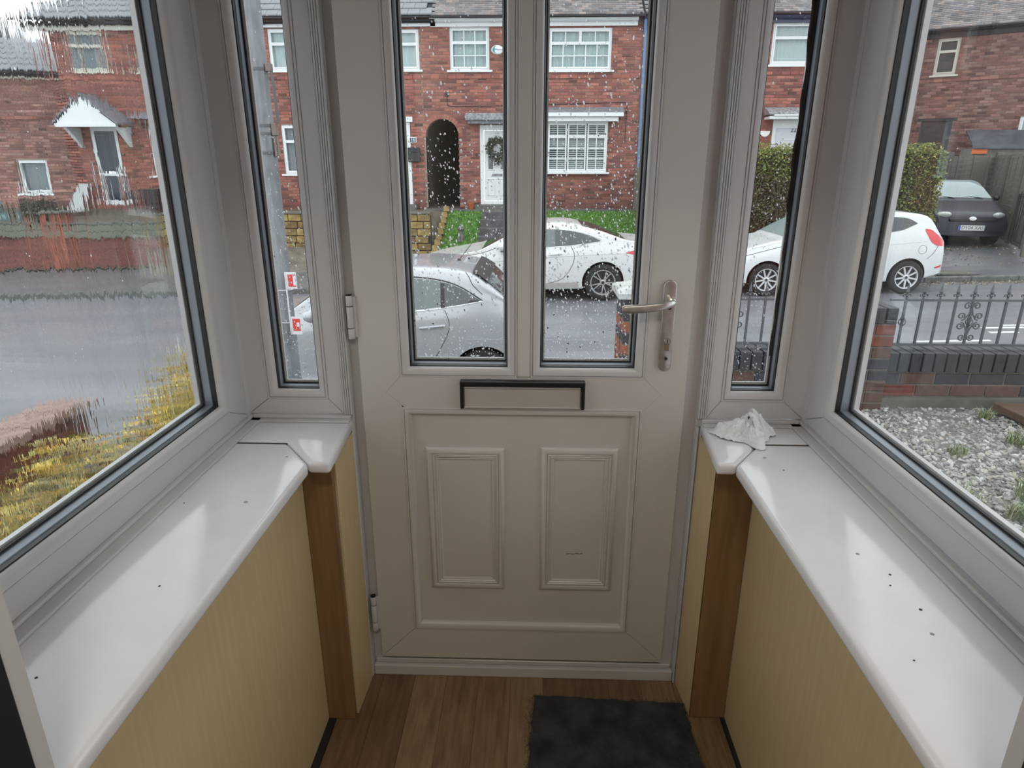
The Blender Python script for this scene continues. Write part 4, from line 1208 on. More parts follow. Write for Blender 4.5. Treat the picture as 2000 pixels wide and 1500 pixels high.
c.line('window_trim', M['chrome_trim'], [(1.36, 0.99), (2.0, 1.022), (2.6, 1.05), (3.0, 1.095), (3.24, 1.135)], 0.007)
c.line('window_surround', M['trim_black'], [(1.36, 1.0), (1.62, 1.22), (1.9, 1.355), (2.3, 1.396), (2.7, 1.372), (2.98, 1.297), (3.24, 1.14)], 0.008)
c.line('door_gap', M['seam'], [(2.84, 1.05), (2.88, 0.93), (2.86, 0.80), (2.72, 0.55), (2.55, 0.32)], 0.004)
c.line('door_gap', M['seam'], [(2.06, 1.02), (2.08, 0.7), (2.04, 0.3)], 0.004)
c.line('door_gap', M['seam'], [(1.22, 0.96), (1.16, 0.7), (1.2, 0.32)], 0.004)
c.screen('windscreen', M['car_screen'], 1.10, 1.76, 0.97, 0.95)
c.screen('rear_screen', M['car_glass'], 3.27, 3.66, 0.88, 0.86)
c.screen('spoiler', M['trim_black'], 3.13, 3.29, 0.90, 0.96, 0.022)
c.line('tailgate_gap', M['seam'], [(3.06, 1.42), (3.10, 1.38), (3.14, 1.30), (3.24, 1.20)], 0.004)
c.patch('tail_lamp', M['tail'], [(3.46, 0.90), (3.62, 0.80), (3.84, 0.76)], [(3.46, 0.92), (3.6, 0.98), (3.84, 1.0)], 0.006, 10, 4)
c.patch('head_lamp', M['lamp'], [(0.08, 0.60), (0.5, 0.74)], [(0.08, 0.70), (0.5, 0.84)], 0.006, 8, 3)
for sd in (-1, 1):
    hy = sd * (c.side(2.70, 0.885) + 0.022)
    hb = MB().tube([(2.56, hy - sd * 0.012, 0.868), (2.60, hy, 0.876), (2.70, hy + sd * 0.004, 0.884), (2.80, hy, 0.892), (2.84, hy - sd * 0.012, 0.896)], [0.010, 0.014, 0.015, 0.014, 0.010], 8)
    hb.build('door_handle', c.paint, c.body, local=True, smooth=True)
    MB().lathe([(0.0, 0.0), (0.04, 0.0), (0.05, 0.004)], (2.70, 0, 0.882), 'y', 16)
    mr = MB().lathe([(0.0, -0.09), (0.045, -0.07), (0.068, -0.02), (0.07, 0.03), (0.05, 0.06), (0.0, 0.065)], (1.46, sd * 0.96, 1.04), 'x', 14)
    mr.build('door_mirror', c.paint, c.body, local=True, smooth=True)
    MB().box(1.42, 1.47, min(sd * 0.83, sd * 0.93), max(sd * 0.83, sd * 0.93), 0.985, 1.015).build('mirror_arm', M['trim_black'], c.body, local=True)
ae = MB().lathe([(0.0, 0.03), (0.018, 0.022), (0.032, 0.0), (0.032, -0.02)], (2.92, 0.0, 1.455), 'z', 10)
ae.tube([(2.93, 0, 1.475), (3.12, 0.0, 1.70)], [0.005, 0.003], 6)
ae.build('roof_aerial', M['trim_black'], c.body, local=True)
c.wheel_set(8, M['alloy_dark'])

# ---- white coupe parked half on the far pavement
c = Car('white_coupe', 'white two-door coupe with multi-spoke alloys parked before the sloping lawn', 'car', 4.69, 0.90,
        [(0, 0.40), (0.02, 0.58), (0.14, 0.70), (0.6, 0.82), (1.25, 0.925), (1.42, 0.96), (1.9, 1.20), (2.3, 1.355), (2.65, 1.405), (3.1, 1.385), (3.6, 1.25), (4.08, 1.075), (4.4, 1.04), (4.6, 1.0), (4.66, 0.85), (4.69, 0.45)],
        [(0, 0.52), (0.6, 0.74), (1.4, 0.88), (2.4, 0.93), (3.2, 0.97), (3.7, 0.98), (4.3, 0.96), (4.69, 0.88)], (0.80, 3.64), 0.335, paint('white_coupe_paint', (0.68, 0.68, 0.67, 1), 0.28), (-2.36, 11.05, zr(-2.36, 10.2)), 0.0)
c.o.rotation_euler = (0, -0.024, 0)
t_ = smooth_pl([(1.72, 0.97), (2.0, 1.13), (2.35, 1.255), (2.7, 1.285), (3.1, 1.245), (3.4, 1.165), (3.60, 1.075)], 5)
b_ = [(1.72, 0.955), (2.4, 0.975), (3.0, 1.005), (3.35, 1.035), (3.60, 1.07)]
c.patch('side_glass', M['car_glass_green'], b_, t_, 0.004, 28, 6)
c.patch('rear_quarter_glass', M['car_glass'], [(2.78, 0.995), (3.0, 1.005), (3.35, 1.035), (3.58, 1.07)], [(x, z - 0.004) for x, z in t_ if x > 2.7], 0.007, 12, 4)
c.line('window_trim', M['chrome_trim'], [(1.72, 0.95), (2.4, 0.968), (3.0, 0.998), (3.35, 1.028), (3.62, 1.075), (3.42, 1.168), (3.1, 1.25), (2.7, 1.292), (2.35, 1.262), (2.0, 1.138), (1.74, 0.98)], 0.007)
c.line('door_gap', M['seam'], [(3.06, 0.99), (3.12, 0.85), (3.08, 0.65), (2.9, 0.42), (2.6, 0.33)], 0.005)
c.line('door_gap', M['seam'], [(1.55, 0.88), (1.52, 0.6), (1.58, 0.33)], 0.005)
c.line('bonnet_gap', M['seam'], [(0.35, 0.70), (0.9, 0.82), (1.45, 0.905), (1.72, 0.99)], 0.005)
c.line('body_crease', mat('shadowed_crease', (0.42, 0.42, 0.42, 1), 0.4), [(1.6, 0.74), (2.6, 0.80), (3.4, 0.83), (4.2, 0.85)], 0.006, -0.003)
c.screen('windscreen', M['car_glass'], 1.46, 2.26, 0.98, 0.95)
c.screen('rear_screen', M['car_glass'], 3.26, 4.04, 0.93, 0.90)
c.patch('tail_lamp', M['tail'], [(4.04, 0.855), (4.22, 0.815), (4.67, 0.80)], [(4.04, 0.862), (4.2, 0.90), (4.35, 0.93), (4.67, 0.94)], 0.006, 12, 4)
c.patch('sill_skirt', mat('dull_white_skirt', (0.42, 0.41, 0.38, 1), 0.5), [(1.25, 0.25), (3.2, 0.25)], [(1.25, 0.33), (3.2, 0.35)], 0.006, 14, 2)  # duller grey-white strip along the lower body
c.patch('rear_valance', M['trim_black'], [(4.1, 0.33), (4.66, 0.36)], [(4.1, 0.345), (4.66, 0.46)], 0.006, 8, 2)
for sd in (-1, 1):
    hy = sd * (c.side(2.82, 0.86) + 0.02)
    MB().tube([(2.66, hy - sd * 0.012, 0.855), (2.72, hy, 0.86), (2.84, hy, 0.868), (2.90, hy - sd * 0.012, 0.87)], [0.010, 0.015, 0.015, 0.010], 8).build('door_handle', c.paint, c.body, local=True, smooth=True)
    MB().lathe([(0.0, -0.11), (0.055, -0.08), (0.082, -0.02), (0.08, 0.04), (0.05, 0.07), (0.0, 0.075)], (1.86, sd * 1.0, 1.03), 'x', 14).build('door_mirror', c.paint, c.body, local=True, smooth=True)
    MB().box(1.80, 1.89, min(sd * 0.86, sd * 1.0), max(sd * 0.86, sd * 1.0), 0.93, 0.965).build('mirror_arm', M['trim_black'], c.body, local=True)
c.wheel_set(5, M['alloy_dark'], twin=True)

# ---- white hatchback further along
c = Car('white_hatchback', 'white three-door hatchback with bright multi-spoke wheels parked in front of the clipped hedge', 'car', 3.95, 0.86,
        [(0, 0.40), (0.02, 0.60), (0.12, 0.74), (0.45, 0.88), (0.85, 0.985), (1.0, 1.02), (1.5, 1.30), (1.85, 1.43), (2.25, 1.48), (2.8, 1.465), (3.3, 1.42), (3.52, 1.37), (3.62, 1.28), (3.76, 1.05), (3.90, 0.88), (3.94, 0.7), (3.95, 0.42)],
        [(0, 0.55), (0.5, 0.80), (1.1, 0.93), (2.0, 1.0), (2.7, 1.08), (3.3, 1.17), (3.6, 1.08), (3.95, 0.9)], (0.74, 3.23), 0.30, paint('white_hatchback_paint', (0.70, 0.715, 0.72, 1), 0.28), (3.52, 11.15, zr(3.52, 10.3)), 0.0)
c.o.rotation_euler = (0, -0.024, 0)
t_ = smooth_pl([(1.30, 1.0), (1.6, 1.20), (1.95, 1.335), (2.4, 1.375), (2.9, 1.36), (3.15, 1.33), (3.30, 1.25)], 5)
b_ = [(1.30, 0.98), (2.0, 1.02), (2.6, 1.07), (3.05, 1.135), (3.30, 1.24)]
c.patch('side_glass', M['car_glass'], b_, t_, 0.004, 28, 6)
c.patch('centre_pillar', M['trim_black'], [(2.26, 1.045), (2.34, 1.05)], [(2.26, 1.36), (2.34, 1.365)], 0.008, 3, 5)
c.line('door_gap', M['seam'], [(2.34, 1.03), (2.42, 0.8), (2.36, 0.5), (2.2, 0.30)], 0.005)
c.line('door_gap', M['seam'], [(1.18, 0.95), (1.13, 0.65), (1.2, 0.30)], 0.005)
c.line('bonnet_gap', M['seam'], [(0.2, 0.69), (0.6, 0.80), (1.0, 0.90)], 0.005)
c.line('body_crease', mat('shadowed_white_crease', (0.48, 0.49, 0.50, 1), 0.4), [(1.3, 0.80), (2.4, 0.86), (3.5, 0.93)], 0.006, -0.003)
c.line('bumper_gap', M['seam'], [(3.74, 0.86), (3.66, 0.72), (3.55, 0.62)], 0.004)
c.line('filler_flap', M['seam'], [(3.44 + 0.075 * math.cos(a), 0.79 + 0.075 * math.sin(a)) for a in [0.5 * i for i in range(14)]], 0.003)
c.screen('windscreen', M['car_screen'], 1.06, 1.80, 0.97, 0.95)
c.screen('rear_screen', M['car_glass'], 3.60, 3.76, 0.86, 0.9)
c.patch('tail_lamp', M['tail'], [(3.46, 1.11), (3.58, 0.92), (3.70, 0.85), (3.88, 0.83)], [(3.46, 1.15), (3.58, 1.13), (3.72, 1.03), (3.88, 0.90)], 0.006, 12, 4)
c.patch('reflector', M['tail'], [(3.74, 0.44), (3.88, 0.46)], [(3.74, 0.465), (3.88, 0.50)], 0.006, 4, 2)
for sd in (-1, 1):
    MB().tube([(2.06, sd * (c.side(2.1, 0.88) + 0.018), 0.875), (2.22, sd * (c.side(2.2, 0.88) + 0.018), 0.885)], 0.013, 8).build('door_handle', c.paint, c.body, local=True, smooth=True)
    MB().lathe([(0.0, -0.09), (0.045, -0.07), (0.07, -0.02), (0.07, 0.03), (0.05, 0.06), (0.0, 0.065)], (1.40, sd * 0.96, 1.05), 'x', 14).build('door_mirror', c.paint, c.body, local=True, smooth=True)
    MB().box(1.36, 1.42, min(sd * 0.83, sd * 0.93), max(sd * 0.83, sd * 0.93), 0.985, 1.015).build('mirror_arm', M['trim_black'], c.body, local=True)
c.wheel_set(9, M['alloy'])

# ---- dark hatchback facing the road on the driveway
c = Car('dark_hatchback', 'dark navy hatchback facing out of the driveway beside the timber fence', 'car', 3.92, 0.84,
        [(0, 0.42), (0.02, 0.58), (0.10, 0.70), (0.35, 0.80), (0.9, 0.95), (1.05, 1.0), (1.6, 1.33), (1.9, 1.43), (2.3, 1.46), (3.2, 1.42), (3.6, 1.32), (3.8, 1.0), (3.92, 0.5)],
        [(0, 0.55), (0.5, 0.77), (1.1, 0.92), (2.0, 0.97), (3.92, 1.0)], (0.78, 3.26), 0.295, paint('dark_navy_paint', (0.012, 0.013, 0.026, 1), 0.38, coat=0.12), (9.78, 13.55, -0.24), math.radians(79),
        plan=[(0, 0.80), (0.06, 0.88), (0.25, 0.95), (0.6, 0.985), (1.6, 1.0), (2.6, 1.0), (3.3, 0.975), (3.7, 0.90), (3.92, 0.75)])
c.screen('windscreen', M['car_screen'], 1.10, 1.82, 0.97, 0.95)
c.patch('side_glass', M['car_glass'], [(1.35, 0.96), (3.2, 1.02)], smooth_pl([(1.35, 0.98), (1.7, 1.20), (2.0, 1.32), (2.5, 1.35), (3.0, 1.30), (3.2, 1.15)], 5), 0.004, 20, 5)
for sd in (-1, 1):
    hl = MB().grid(lambda u, v: (0.20 + (0.235 * math.cos(v * 3.1416)) * 0.95, sd * (0.585 - 0.10 * math.cos(v * 3.1416) * -1) + 0.135 * math.sin(v * 3.1416) * math.cos(u * 6.2832), 0.665 - 0.055 * math.cos(v * 3.1416) + 0.085 * math.sin(v * 3.1416) * math.sin(u * 6.2832)), 18, 12, closed_u=True)
    hl.build('head_lamp', M['lamp'], c.body, local=True, smooth=True)
fp = MB()
for z0, z1, yy, xo in ((0.56, 0.62, 0.46, -0.012),):
    fp.box(xo - 0.004, 0.06, -yy, yy, z0, z1)
fp.build('grille', M['trim_black'], c.body, local=True, bevel=0.01)
MB().lathe([(0.0, -0.022), (0.04, -0.020), (0.046, -0.008)], (0.0, 0, 0.625), 'x', 20).build('badge', M['chrome_trim'], c.body, local=True).scale = (1, 1.7, 1)
npl = MB().box(-0.030, -0.010, -0.26, 0.26, 0.37, 0.48).build('number_plate', mat('white_number_plate', (0.78, 0.79, 0.78, 1), 0.4), c.body, local=True)
MB().box(-0.0325, -0.030, 0.215, 0.26, 0.37, 0.48).build('plate_band', mat('blue_plate_band', (0.03, 0.10, 0.42, 1), 0.4), npl, local=True)
text_obj('plate_lettering', 'DY04 XAS', 0.108, M['black_plastic'], npl, (-0.0315, -0.022, 0.425), (math.radians(90), 0, math.radians(-90)), local=True, xs=0.92)
for sd in (-1, 1):
    MB().lathe([(0.0, -0.08), (0.045, -0.06), (0.068, -0.02), (0.065, 0.03), (0.0, 0.05)], (1.36, sd * 0.95, 1.02), 'x', 12).build('door_mirror', M['trim_black'], c.body, local=True, smooth=True)
    MB().box(1.33, 1.38, min(sd * 0.8, sd * 0.93), max(sd * 0.8, sd * 0.93), 0.97, 1.0).build('mirror_arm', M['trim_black'], c.body, local=True)
for a, b in ((-0.55, 0.02), (0.05, 0.6)):
    MB().tube([(1.07, a, 1.025), (1.15, (a + b) / 2, 1.06), (1.13, b, 1.035)], 0.008, 5).build('wiper', M['trim_black'], c.body, local=True)
c.wheel_set(7, M['alloy'])
# ================================================================== HOUSES ACROSS THE ROAD
HY = 16.9
rh = random.Random(101)
BCOL = [srgb(156, 96, 84), srgb(146, 88, 80), srgb(164, 106, 92), srgb(134, 82, 76), srgb(152, 100, 90), srgb(120, 78, 74)]
BCOL2 = [srgb(142, 98, 90), srgb(130, 90, 84), srgb(152, 110, 100), srgb(120, 84, 80), srgb(158, 122, 112)]
M['facade'] = mat('facade_brick', (1, 1, 1, 1), 0.75, col2=(0.86, 0.84, 0.84, 1), scale=2.2, attr='bc')
M['facade_mortar'] = mat('facade_mortar', (0.30, 0.22, 0.18, 1), 0.9, col2=(0.22, 0.15, 0.13, 1), scale=3)
M['hw'] = mat('white_window_frame', (0.72, 0.75, 0.76, 1), 0.35)
M['hcream'] = mat('cream_window_frame', (0.55, 0.54, 0.47, 1), 0.45)
M['hpane'] = glass_mat('house_pane', (0.86, 0.93, 0.94, 1))
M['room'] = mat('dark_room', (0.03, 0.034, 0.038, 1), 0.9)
M['net'] = mat('pale_net_curtain', (0.42, 0.47, 0.48, 1), 0.9, col2=(0.50, 0.54, 0.55, 1), scale=8, stretch=(6, 6, 0.5))
M['curtain_grey'] = mat('grey_curtain', (0.22, 0.23, 0.25, 1), 0.9)
M['blind'] = mat('pale_vertical_blind', (0.50, 0.53, 0.53, 1), 0.8)
M['slat'] = mat('white_blind_slat', (0.62, 0.64, 0.63, 1), 0.6)
M['tile'] = mat('grey_concrete_roof_tile', (0.20, 0.205, 0.225, 1), 0.65, col2=(0.26, 0.265, 0.285, 1), scale=3)
M['tile_edge'] = mat('dark_roof_underlay', (0.03, 0.03, 0.035, 1), 0.8)
M['plain_tile'] = mat('weathered_plain_tile', (0.2, 0.18, 0.17, 1), 0.5, attr='bc')
M['navy'] = mat('navy_painted_gutter', (0.035, 0.055, 0.11, 1), 0.35)
M['bluepipe'] = mat('blue_painted_downpipe', (0.12, 0.21, 0.40, 1), 0.4)
M['slate'] = mat('lead_grey_canopy_top', (0.15, 0.155, 0.18, 1), 0.6, col2=(0.26, 0.26, 0.28, 1), scale=12)
M['black_gut'] = mat('black_gutter', (0.015, 0.016, 0.02, 1), 0.4)

def inhole(x0, x1, z0, z1, holes):
    for h in holes:
        if h[0] == 'arch':
            _, cx, r, zs = h
            xm = (x0 + x1) / 2; zm = (z0 + z1) / 2
            d = math.hypot(xm - cx, zm - zs) if zm > zs else abs(xm - cx)
            if d < r + 0.06: return 'cut'
        elif x1 > h[0] + 0.005 and x0 < h[1] - 0.005 and z1 > h[2] + 0.005 and z0 < h[3] - 0.005:
            return h
    return None

def brickwork(parent, x0, x1, z0, z1, holes, y, cols, local=False, dark=None):
    """courses of separate bricks standing proud of the mortar; reads as stuff"""
    mb = MB(); r = 0; z = z0; j = 0.010
    while z < z1 - 0.02:
        x = x0 - (0.1125 if r % 2 else 0.0)
        while x < x1 - 0.01:
            a, b = max(x, x0), min(x + 0.225, x1)
            x += 0.225
            if b - a < 0.03: continue
            c, d = z, min(z + 0.075, z1)
            h = inhole(a, b, c, d, holes)
            if h == 'cut': continue
            if h:
                if a < h[0] - 0.02 and b <= h[1]: b = h[0]
                elif b > h[1] + 0.02 and a >= h[0]: a = h[1]
                else: continue
                if b - a < 0.02: continue
            cc = rh.choice(cols); k = rh.uniform(0.78, 1.18)
            if rh.random() < 0.07: k *= 0.55
            if dark: k *= dark((a + b) / 2, (c + d) / 2)
            mb.col = (cc[0] * k, cc[1] * k, cc[2] * k)
            n = len(mb.v); e = j / 2; f = 0.004
            yy = y - 0.010 + rh.uniform(-0.0015, 0.0015)
            mb.v += [(a + e, y, c + e), (b - e, y, c + e), (b - e, y, d - e), (a + e, y, d - e), (a + e + f, yy, c + e + f), (b - e - f, yy, c + e + f), (b - e - f, yy, d - e - f), (a + e + f, yy, d - e - f)]
            mb.face((n + 4, n + 5, n + 6, n + 7))
            for q in range(4):
                q2 = (q + 1) % 4
                mb.face((n + q, n + q2, n + 4 + q2, n + 4 + q))
        z += 0.075; r += 1
    o = mb.build('bricks', M['facade'], parent, local=local, recalc=False)
    o['kind'] = 'stuff'
    return o

def wall_with_holes(parent, x0, x1, z0, z1, y, th, holes, local=False, arch=None):
    """mortar slab with rectangular openings (column strips)"""
    xs = sorted(set([x0, x1] + [v for h in holes for v in (h[0], h[1])]))
    xs = [v for v in xs if x0 <= v <= x1]
    mb = MB()
    for a, b in zip(xs, xs[1:]):
        m = (a + b) / 2
        hs = sorted([(h[2], h[3]) for h in holes if h[0] < m < h[1]])
        z = z0
        for (c, d) in hs:
            if c > z: mb.box(a, b, y, y + th, z, c)
            z = max(z, d)
        if z < z1: mb.box(a, b, y, y + th, z, z1)
    return mb.build('wall', M['facade_mortar'], parent, local=local)

def pleats(x0, x1, z0, z1, y, amp, n):
    mb = MB(); N = n * 4
    mb.grid(lambda u, v: (x0 + (x1 - x0) * u, y + amp * math.sin(u * n * 6.283), z0 + (z1 - z0) * v), N, 1)
    return mb

def hwindow(parent, x0, x1, z0, z1, y, lights, frame='hw', back=('net', 14), sill=True, local=False, th=0.05, name='window'):
    """casement window: lights = list of (fx0, fx1, fz0, fz1, nx, nz) fractions; each light its own sash with bars and panes"""
    fm = M[frame]; W = x1 - x0; H = z1 - z0; yf = y + 0.03
    w = MB()
    w.box(x0, x1, yf, yf + 0.06, z0, z0 + th); w.box(x0, x1, yf, yf + 0.06, z1 - th, z1)
    w.box(x0, x0 + th, yf, yf + 0.06, z0 + th, z1 - th); w.box(x1 - th, x1, yf, yf + 0.06, z0 + th, z1 - th)
    wo = w.build(name, fm, parent, local=local, bevel=0.004)
    for (fa, fb, fc, fd, nx, nz_) in lights:
        a, b = x0 + th + (W - 2 * th) * fa, x0 + th + (W - 2 * th) * fb
        c, d = z0 + th + (H - 2 * th) * fc, z0 + th + (H - 2 * th) * fd
        s = MB(); t = 0.035
        s.box(a, b, yf - 0.012, yf + 0.05, c, c + t); s.box(a, b, yf - 0.012, yf + 0.05, d - t, d)
        s.box(a, a + t, yf - 0.012, yf + 0.05, c + t, d - t); s.box(b - t, b, yf - 0.012, yf + 0.05, c + t, d - t)
        so = s.build('sash', fm, wo, local=local)
        for i in range(1, nx):
            xx = a + t + (b - a - 2 * t) * i / nx
            MB().box(xx - 0.012, xx + 0.012, yf, yf + 0.03, c + t, d - t).build('glazing_bar', fm, wo, local=local)
        for i in range(1, nz_):
            zz = c + t + (d - c - 2 * t) * i / nz_
            MB().box(a + t, b - t, yf + 0.001, yf + 0.029, zz - 0.012, zz + 0.012).build('glazing_bar', fm, wo, local=local)
        for i in range(nx):
            for k in range(nz_):
                xa = a + t + (b - a - 2 * t) * i / nx; xb = a + t + (b - a - 2 * t) * (i + 1) / nx
                za = c + t + (d - c - 2 * t) * k / nz_; zb = c + t + (d - c - 2 * t) * (k + 1) / nz_
                MB().poly([(xa, yf + 0.02, za), (xb, yf + 0.02, za), (xb, yf + 0.02, zb), (xa, yf + 0.02, zb)]).build('pane', M['hpane'], wo, local=local, recalc=False)
    yb_ = yf + 0.07
    if back:
        kind, n = back
        if kind == 'slats':
            s = MB(); zz = z0 + th
            while zz < z1 - th:
                s.poly([(x0 + th, yb_, zz), (x1 - th, yb_, zz), (x1 - th, yb_ + 0.02, zz + 0.030), (x0 + th, yb_ + 0.02, zz + 0.030)])
                zz += 0.052
            o = s.build('blind_slats', M['slat'], wo, local=local, recalc=False); o['kind'] = 'stuff'
        else:
            pleats(x0 + th, x1 - th, z0 + th, z1 - th, yb_ + 0.02, 0.012, n).build('curtain', M[kind], wo, local=local, smooth=True, recalc=False)
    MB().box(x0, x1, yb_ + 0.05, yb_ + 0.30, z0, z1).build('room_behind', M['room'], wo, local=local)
    if sill:
        MB().box(x0 - 0.08, x1 + 0.08, y - 0.07, y + 0.09, z0 - 0.05, z0).build('window_sill', fm, wo, local=local, bevel=0.006)
    return wo

PITCH = math.radians(38)
def tiled_roof(parent, x0, x1, ye, ze, rows, gauge, tw, m, hip=None, sub='tile', local=False, depth=5.0):
    """rows of separate flat tiles on a slope rising away from the eaves; hip = slope of the cut edge at x0"""
    cp, sp = math.cos(PITCH), math.sin(PITCH)
    tile = MB().box(-tw / 2 + 0.003, tw / 2 - 0.003, 0, gauge + 0.06, 0, 0.034).mesh('roof_tile', m, bevel=0.003)
    for r in range(rows):
        y = ye + gauge * r * cp; z = ze + gauge * r * sp + 0.02
        x = x0 + (tw / 2 if r % 2 else 0)
        while x < x1 - tw / 2 + 0.01:
            if hip is None or x - tw / 2 > x0 + hip * (gauge * r * cp):
                loc = (x + tw / 2, y, z)
                (link('roof_tile', tile, parent, loc, (PITCH - 0.085, 0, 0)) if local else place('roof_tile', tile, parent, loc, (PITCH - 0.085, 0, 0)))
            x += tw
    d = depth
    mb = MB()
    hx = (hip or 0) * d
    mb.prism([(x0, ye, ze), (x1, ye, ze), (x1, ye + d, ze + d * math.tan(PITCH)), (x0 + hx, ye + d, ze + d * math.tan(PITCH))], (0, 0.0, -0.03))
    mb.build('roof_slope', m if rows == 0 else M['tile_edge'], parent, local=local)
    # upper part of the slope, out of the picture
    k = rows * gauge * cp
    mb = MB().prism([(x0 + (hip or 0) * k, ye + k, ze + k * math.tan(PITCH) + 0.02), (x1, ye + k, ze + k * math.tan(PITCH) + 0.02), (x1, ye + d, ze + d * math.tan(PITCH) + 0.02), (x0 + hx, ye + d, ze + d * math.tan(PITCH) + 0.02)], (0, 0, -0.02))
    mb.build('upper_slope', m, parent, local=local)
def plain_roof(parent, x0, x1, ye, ze, rows, local=False, depth=5.0, hip=None):
    cp, sp = math.cos(PITCH), math.sin(PITCH); g = 0.10; tw = 0.168
    mb = MB()
    for r in range(rows):
        y = ye + g * r * cp; z = ze + g * r * sp + 0.01; x = x0 + (tw / 2 if r % 2 else 0)
        while x < x1 - tw + 0.01:
            if hip is None or x > x0 + hip * g * r * cp:
                k = rh.uniform(0.6, 1.25); c = rh.choice([(0.17, 0.16, 0.165), (0.20, 0.185, 0.185), (0.13, 0.125, 0.13), (0.24, 0.20, 0.185)])
                mb.col = (c[0] * k, c[1] * k, c[2] * k)
                n = len(mb.v); l = 0.15; dz = rh.uniform(0, 0.004)
                for (dx, dy, dd) in ((0.002, 0, 0.0), (tw - 0.002, 0, 0.0), (tw - 0.002, l, -0.012), (0.002, l, -0.012)):
                    mb.v.append((x + dx, y + dy * cp, z + dy * sp + dd + dz))
                for (dx, dy, dd) in ((0.002, 0, 0.034), (tw - 0.002, 0, 0.034), (tw - 0.002, l, 0.004), (0.002, l, 0.004)):
                    mb.v.append((x + dx, y + dy * cp, z + dy * sp + dd + dz))
                mb.face((n + 4, n + 5, n + 6, n + 7))
                mb.face((n, n + 1, n + 5, n + 4))
            x += tw
    o = mb.build('roof_tiles', M['plain_tile'], parent, local=local, recalc=False); o['kind'] = 'stuff'
    d = depth; hx = (hip or 0) * d
    MB().prism([(x0, ye, ze), (x1, ye, ze), (x1, ye + d, ze + d * math.tan(PITCH)), (x0 + hx, ye + d, ze + d * math.tan(PITCH))], (0, 0, -0.03)).build('roof_slope', M['tile_edge'], parent, local=local)
def gutter(parent, x0, x1, z, m, y=HY, local=False, fascia=None, fz=(4.87, 5.0)):
    mb = MB()
    def gf(u, v):
        a = math.pi * (1 + v)
        return (x0 + (x1 - x0) * u, y - 0.13 + 0.06 * math.cos(a), z + 0.05 + 0.065 * math.sin(a))
    mb.grid(gf, 1, 10)
    mb.box(x0, x1, y - 0.195, y - 0.185, z + 0.04, z + 0.065); mb.box(x0, x1, y - 0.075, y - 0.065, z + 0.04, z + 0.065)
    g_ = mb.build('gutter', m, parent, local=local, smooth=True, recalc=False)
    x = x0 + 0.5
    while x < x1 - 0.2:
        MB().box(x - 0.03, x + 0.03, y - 0.20, y - 0.07, z - 0.025, z + 0.06).build('gutter_bracket', m, g_, local=local, bevel=0.01)
        x += 1.15
    if fascia:
        MB().box(x0, x1, y - 0.07, y - 0.02, fz[0], fz[1]).build('fascia_board', fascia, parent, local=local)
        MB().box(x0, x1, y - 0.07, y + 0.3, fz[1], fz[1] + 0.03).build('soffit', fascia, parent, local=local)
def string_course(parent, x0, x1, z, y=HY, local=False, cols=None):
    mb = MB(); x = x0
    while x < x1 - 0.02:
        c = rh.choice(cols or BCOL); k = rh.uniform(0.85, 1.15); mb.col = (c[0] * k, c[1] * k, c[2] * k)
        mb.box(x + 0.004, min(x + 0.225, x1) - 0.004, y - 0.032, y + 0.01, z, z + 0.07)
        x += 0.225
    o = mb.build('string_course', M['facade'], parent, local=local); o['kind'] = 'stuff'
darker_base = lambda zb: (lambda x, z: 0.62 + 0.38 * min(1.0, max(0.0, (z - zb) / 0.55 + 0.3 * math.sin(x * 2.7))))  # bricks get darker towards the foot of the wall

# ---- house with the white gabled door canopy
hA = root('terraced_house', (-10.7, HY, 0.4), 'end brick house with a white gabled door canopy and hipped grey roof', 'house')
holesA = [(-12.2, -11.28, 3.87, 4.82), (-10.41, -9.3, 3.87, 4.82), (-10.5, -9.2, 1.25, 2.64), (-12.10, -11.36, 0.5, 2.5)]
wall_with_holes(hA, -12.8, -8.6, -0.2, 5.27, HY, 0.25, holesA)
brickwork(hA, -12.8, -8.6, 0.1, 4.92, holesA, HY, BCOL)
string_course(hA, -12.8, -8.6, 3.66)
two = [(0, 1, 0.66, 1, 1, 1), (0, 1, 0, 0.66, 1, 1)]
hwindow(hA, -12.2, -11.28, 3.87, 4.82, HY, two, 'hcream', ('curtain_grey', 8))
hwindow(hA, -10.41, -9.3, 3.87, 4.82, HY, two, 'hcream', ('curtain_grey', 8))
hwindow(hA, -10.5, -9.2, 1.25, 2.64, HY, [(0, 0.34, 0.7, 1, 1, 1), (0, 0.34, 0, 0.7, 1, 1), (0.34, 1, 0.7, 1, 2, 1), (0.34, 1, 0, 0.7, 2, 1)], 'hw', ('net', 10))
MB().prism([(-10.75, HY, 2.66), (-10.75, HY - 0.35, 2.66), (-10.75, HY - 0.35, 2.71), (-10.75, HY, 2.86)], (1.7, 0, 0)).build('lead_canopy', M['slate'], hA)
da = MB(); da.box(-12.10, -12.01, HY + 0.02, HY + 0.1, 0.5, 2.5); da.box(-11.45, -11.36, HY + 0.02, HY + 0.1, 0.5, 2.5); da.box(-12.01, -11.45, HY + 0.02, HY + 0.1, 2.40, 2.5); da.box(-12.01, -11.45, HY + 0.02, HY + 0.1, 0.5, 0.62)
dao = da.build('front_door', M['hw'], hA)
bx('door_leaf', mat('dark_glazed_door', (0.035, 0.04, 0.06, 1), 0.12), dao, (-12.01, -11.45, HY + 0.05, HY + 0.09, 0.62, 2.40))
bx('door_bar', M['hw'], dao, (-12.0, -11.46, HY + 0.035, HY + 0.05, 1.28, 1.34))
bx('letter_plate', M['chrome_trim'], dao, (-11.85, -11.6, HY + 0.035, HY + 0.05, 1.34, 1.40))
cn = MB().prism([(-12.50, HY - 0.72, 2.54), (-10.92, HY - 0.72, 2.54), (-11.72, HY - 0.72, 3.16)], (0, 0.05, 0))
cn.box(-12.52, -10.90, HY - 0.74, HY - 0.64, 2.47, 2.55)
